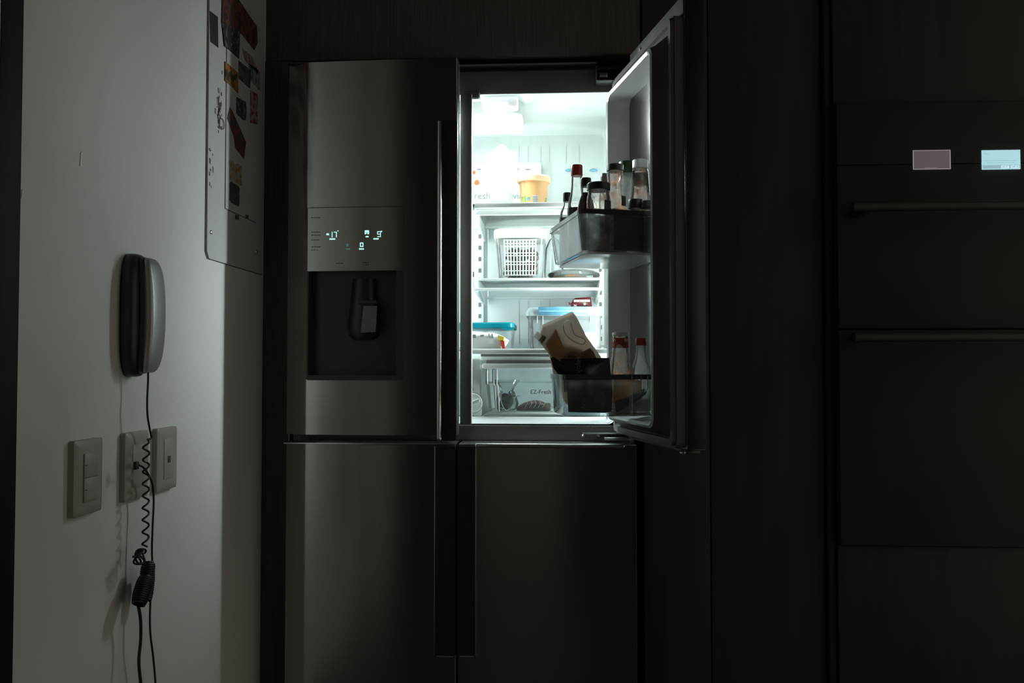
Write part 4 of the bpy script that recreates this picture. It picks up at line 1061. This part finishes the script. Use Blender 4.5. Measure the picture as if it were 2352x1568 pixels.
# orange tub
L = P(1226, 463, 2.41); L.z = Z(.4385); h = lambda y: Hz(y, L)
t = thing('butter_tub', L, 'round orange spread tub with cream lid on the top shelf', 'tub')
b = BM(); lathe(b, [(.033, 0), (.036, .002), (.0425, h(420)), (.043, h(416))], L, 36); obj('tub_body', b, M['tub'], t)
b = BM(); lathe(b, [(.046, h(419)), (.0485, h(417)), (.049, h(408)), (.046, h(405)), (.040, h(404))], L, 36); obj('lid', b, M['tublid'], t)
def wrap_patch(L, r0, r1, z0, z1, a0, a1, m, nm, e=.0006):
    b = BM(); n_ = 10
    g = [[L + Vector(((r + e) * math.cos(R(a0 + (a1 - a0) * i / n_)), (r + e) * math.sin(R(a0 + (a1 - a0) * i / n_)), z)) for i in range(n_ + 1)] for r, z in ((r0, z0), (r1, z1))]
    loft(b, g, False, False, False); return obj(nm, b, m, t)
rz = lambda z: .036 + .0065 * z / h(420)
def tp(z0, z1, a0, a1, m, nm='printed_label', e=.0006): wrap_patch(L, rz(z0), rz(z1), z0, z1, a0, a1, m, nm, e)
tp(.030, .050, 208, 235, M['tubgreen']); tp(.036, .046, 240, 256, M['tubblue'], 'badge'); tp(.006, .022, 212, 238, M['paper'])
tp(.028, .050, 266, 290, M['paper'], 'barcode_label', .0007)
for i in range(8): tp(.030 + i * .0024, .0312 + i * .0024, 267, 289, M['print'], 'barcode_line', .0010)
tp(.002, .025, 264, 292, M['paper']); tp(.030, .046, 328, 345, M['tubgreen'])
# white ventilated basket with fruit
L = P(1197, 640, 2.45); L.z = Z(.2465); h = lambda y: Hz(y, L)
t = thing('ventilated_basket', L, 'white slotted plastic basket with lid on the middle shelf', 'basket')
hb, ht = .004, h(552)
def bk(s): return .0635 + .0095 * s
def bring(z, w, r=.018): return [L + Vector((x, y, z)) for x, y in rrect(-w, w, -w * .95, w * .95, r, 5)]
M['basketclear'] = clear('milky_basket_wall', (.95, .97, .97), .15, rough=.2)
b = BM(); loft(b, [bring(hb, .060), bring(hb + .004, .0635), bring(ht, .073)], True, False); obj('basket_wall', b, M['basketclear'], t)
b = BM(); loft(b, [bring(ht - .002, .0735), bring(ht, .0765), bring(h(537), .0770), bring(h(533), .0745), bring(h(531), .068)], True, True); obj('lid', b, M['basket'], t)
cols_n = 10
for i in range(cols_n + 1):
    s = -1 + 2 * i / cols_n
    b = BM(); x0 = s * .043; x1 = s * .046
    A = L + Vector((x0, -(.0608) + .0, hb + .008)); B = L + Vector((x1, -.0700, ht - .006))
    q = [A + Vector((-.0019, -.001, 0)), A + Vector((.0019, -.001, 0)), B + Vector((.0019, -.001, 0)), B + Vector((-.0019, -.001, 0))]
    loft(b, [q, [p + Vector((0, .0012, 0)) for p in q]]); obj('basket_bar', b, M['basket'], t)
ys = [hb + .010 + (ht - hb - .018) * k for k in (0, .12, .3, .38, .55, .63, .82, .90, 1)]
for z in ys:
    s = (z - hb) / (ht - hb); y = -.0612 - .0098 * s
    b = BM(); box(b, (L.x - .046, L.y + y - .0018, L.z + z - .0012), (L.x + .046, L.y + y, L.z + z + .0012)); obj('basket_bar', b, M['basket'], t)
gr = BM(); g2 = BM()
for i in range(150):
    x = random.uniform(-.030, .046) if i % 4 else random.uniform(-.045, 0); y = random.uniform(-.0545, -.030) if i % 2 else random.uniform(-.03, .04); z = random.uniform(.012, .090) if i % 3 else random.uniform(.012, .05)
    y = max(y, -.0535 - .10 * (z - .012))
    sphere(gr, L + Vector((x, y, z)), random.uniform(.007, .0095), n=8, lump=.08)
tag(obj('dried_fruit', gr, M['grape'], origin=L), 'dark brown and amber fruit pieces inside the white slotted basket', 'fruit', kind='stuff')
# wrapped dish right of it
L = P(1318, 640, 2.46); L.z = Z(.2465); h = lambda y: Hz(y, L)
t = thing('wrapped_dish', L, 'clear lidded plastic dish with browned food, right of the white basket', 'container')
b = BM(); lathe(b, [(.062, .001), (.066, .003), (.076, h(634)), (.078, h(633)), (.076, h(628)), (.060, h(622)), (.03, h(619))], L, 36, sy=.85); obj('dish_shell', b, M['wrap'], t)
b = BM(); sphere(b, L + Vector((-.010, -.006, .0125)), .052, 1, .8, .19, 18, lump=.05); obj('food', b, M['food'], t)
# translucent bag behind
L = P(1272, 600, 2.53); L.z = Z(.2465); h = lambda y: Hz(y, L)
b = BM(); lathe(b, [(.020, 0), (.027, .004), (.030, .04), (.026, h(570)), (.014, h(550)), (.006, h(545))], L, 24, sy=.7)
tag(obj('plastic_bag', b, M['wrap'], origin=L), 'crumpled clear plastic bag behind the lidded dish', 'bag')
L = P(1268, 541, 2.5); 
# teal lid container at left
A = P(1040, 740, 2.30); zt = Z(.0405)
cx0, cx1, cy0, cy1 = -.315, P(1176, 770, 2.33).x, 2.33, 2.52
t = thing('lidded_container', ((cx0 + cx1) / 2, 2.42, zt), 'clear food container with teal lid at left of the lowest shelf', 'container')
def cring(z, e, r=.018): return [Vector((x, y, z)) for x, y in rrect(cx0 - e, cx1 + e, cy0 - e, cy1 + e, r, 5)]
zl = P(1150, 752, 2.33).z
b = BM(); loft(b, [cring(zt + .001, -.012), cring(zt + .006, -.006), cring(zl, 0)], True, False); obj('container_body', b, M['boxclear'], t)
b = BM(); loft(b, [cring(zl - .002, .001), cring(zl + .001, .005), cring(zl + .012, .005), cring(zl + .015, .001)], True, True)
obj('lid', b, M['teal'], t)
b = BM(); prism(b, [(cx1 - .035, zl), (cx1 + .005, zl), (cx1 + .003, zl - .007), (cx1 - .022, zl - .007)], cy0 - .0055, cy0 - .002, lambda x, y, z: Vector((x, z, y))); obj('lid_tab', b, M['teal'], t)
# white bag inside it
def pl(px, py, Y): q = P(px, py, Y); return (q.x, q.z)
t = thing('bread_bag', (-.22, 2.30, zt), 'white food bag with red and yellow print before the teal-lidded container', 'bag')
yb = 2.300
o = [pl(x, y, yb) for x, y in ((1040, 764), (1085, 762), (1115, 763), (1135, 764), (1155, 772), (1170, 782), (1158, 802), (1120, 803.5), (1040, 803.5))]
b = pillow(dens(o, 3), lambda u, v, w: Vector((u, yb + w, v)), .018); obj('bag_body', b, M['bag'], t)
for q, m, nm in (([(1144, 769), (1158, 774), (1156, 784), (1146, 782)], 'bagyellow', 'yellow_print'), ([(1150, 781), (1158, 783), (1160, 800), (1154, 802)], 'bagred', 'red_print'),
                 ([(1086, 768), (1093, 768), (1094, 776), (1086, 776)], 'palepr', 'grey_print'), ([(1103, 769), (1112, 768), (1112, 772), (1104, 773)], 'palepr', 'grey_print'),
                 ([(1122, 766), (1124, 766), (1125, 775), (1123, 775)], 'palepr', 'grey_print'), ([(1129, 766), (1131, 766), (1134, 776), (1132, 776)], 'palepr', 'grey_print')):
    o = [pl(x, y, yb - .0145) for x, y in q]; b = BM(); prism(b, o, yb - .0200, yb - .0100, lambda x, y, z: Vector((x, z, y))); obj(nm, b, M[m], t)
# big clear box with light blue latch
bx0, bx1 = P(1216, 760, 2.335).x, .117
t = thing('storage_box', ((bx0 + bx1) / 2, 2.44, zt), 'large clear storage box with light blue latch on the lowest shelf', 'container')
zl = P(1250, 722, 2.335).z; zt2 = P(1250, 706, 2.335).z
def xring(z, e, r=.015): return [Vector((x, y, z)) for x, y in rrect(bx0 - e, bx1 + e * .3, 2.335 - e, 2.55, r, 5)]
b = BM(); loft(b, [xring(zt + .001, -.008), xring(zt + .004, -.002), xring(zl, .002)], True, False); obj('box_body', b, M['boxclear'], t)
b = BM(); loft(b, [xring(zl - .004, .010), xring(zl + .006, .010), xring(zt2 - .002, .004), xring(zt2, 0)], True, True); obj('lid', b, mat('milky_lid', (.42, .50, .52), .4, var=.04), t)
la, lb_ = P(1236, 705, 2.32), P(1365, 723, 2.32)
b = BM(); box(b, (la.x, 2.3195, lb_.z), (lb_.x, 2.326, la.z + .001), .002); obj('latch', b, M['ltblue'], t)
b = BM(); q = P(1236, 716, 2.318); box(b, (la.x + .002, 2.3178, q.z), (lb_.x - .002, 2.3195, q.z + .004), .001); obj('latch_groove', b, M['bluevent'], t)
b = BM(); box(b, (bx0 + .008, 2.345, zt + .005), (bx1 - .008, 2.54, zt + .052), .01); obj('contents', b, M['boxwhite'], t)
for px in (1234, 1247, 1355):
    A = P(px, 724, 2.331); B = P(px, 742 if px != 1247 else 790, 2.331); b = BM(); box(b, (A.x - .0009, 2.3305, B.z), (A.x + .0009, 2.334, A.z)); obj('box_rib', b, M['white'], t)
# dark red packet on it
t = thing('snack_packet', (.06, 2.45, zt2), 'dark red printed wrapper lying on the clear storage box lid', 'packet')
yr = 2.44
o = [pl(x, y, yr) for x, y in ((1316, 688), (1322, 684), (1357, 682), (1360, 705), (1310, 705.5), (1312, 697))]
b = pillow(dens(o, 3), lambda u, v, w: Vector((u, yr + w, v)), .010); obj('wrapper', b, M['redpack'], t)
b = BM(); A = P(1318, 687, yr - .013); B = P(1356, 693, yr - .013)
for i in range(11):
    x = A.x + (B.x - A.x) * i / 11; box(b, (x, yr - .0125, B.z), (x + (B.x - A.x) / 15, yr - .0095, B.z + .0065))
obj('white_print', b, M['paper'], t)
q = P(1318, 704, yr - .0125); text_obj('lettering', 'N', .010, frame_mtx(q, (1, 0, 0), (0, 0, 1)), M['paper'], t)
b = BM(); sphere(b, P(1343, 698, yr - .0115), .0042, 1, .3, 1, 12); obj('badge', b, M['palepr'], t)
b = BM(); q = P(1309, 697, yr); prism(b, [(q.x - .004, q.z + .005), (q.x + .004, q.z + .002), (q.x + .004, q.z - .002), (q.x - .004, q.z - .005)], yr - .001, yr + .001, lambda x, y, z: Vector((x, z, y))); obj('crimped_end', b, M['redpack'], t)
# drawer contents
zf = DZ0 + .0065
t = thing('fruit_bag', P(1163, 945, 2.33), 'knotted clear bag of dark plums at left inside the crisper drawer', 'bag')
c = P(1165, 930, 2.34)
for (px, py, r) in ((1160, 912, .013), (1172, 922, .013), (1154, 928, .012), (1166, 936, .011), (1175, 905, .011)):
    q = P(px, py, 2.335 + random.uniform(-.01, .01)); q.z = max(q.z, zf + r + .001); b = BM(); sphere(b, q, r, 1, 1, .95, 16, lump=.03)
    tag(obj('plum', b, M['plum'], origin=q), 'dark shiny plum in the knotted clear bag in the drawer', 'fruit', 'plums in the drawer bag')
base = P(1164, 948, 2.335); base.z = zf
b = BM(); lathe(b, [(.018, .001), (.030, .006), (.034, .022), (.028, .040), (.018, .055), (.022, .068), (.034, .082), (.037, .088)], base, 22, sy=.75, cap=False); obj('bag_film', b, M['wrap'], t)
b = BM(); tube(b, smooth_path([P(1150, 900, 2.30), P(1152, 925, 2.30), P(1163, 942, 2.30), P(1177, 930, 2.30), P(1183, 912, 2.30), P(1195, 908, 2.30)], 6), .0012, 6); obj('bag_crease', b, M['white'], t)
t = thing('meat_packet', P(1226, 945, 2.33), 'clear wrapped pack of dark red meat lying in the crisper drawer', 'packet')
q = P(1223, 926, 2.335)
b = BM(); rg = []
for i in range(15):
    s = i / 14; x = P(1187 + (1262 - 1187) * s, 926, 2.335).x; k = max(.12, math.sin(math.pi * min(1, max(0, (s + .03) / 1.06))) ** .45)
    hgt = (.0125 + .0045 * s) * k
    rg.append([Vector((x, 2.335 + .022 * k * math.cos(R(a)), zf + .0008 + hgt + hgt * math.sin(R(a)))) for a in range(0, 360, 24)])
loft(b, rg); obj('meat', b, M['meat'], t)
for k in range(5):
    x = P(1205 + k * 10, 926, 2.31).x; b = BM(); tube(b, smooth_path([(x, 2.3125, zf + .010), (x + .008, 2.313, zf + .022), (x + .004, 2.318, zf + .029)], 4), .0005, 5); obj('wrap_crease', b, M['paper'], t)
b = BM(); q = P(1250, 942, 2.31); box(b, (q.x, 2.340, zf), (q.x + .018, 2.36, zf + .022), .004)
tag(obj('food_packet', b, M['cardbrown']), 'small brownish packet at right of the wrapped meat in the drawer', 'packet')
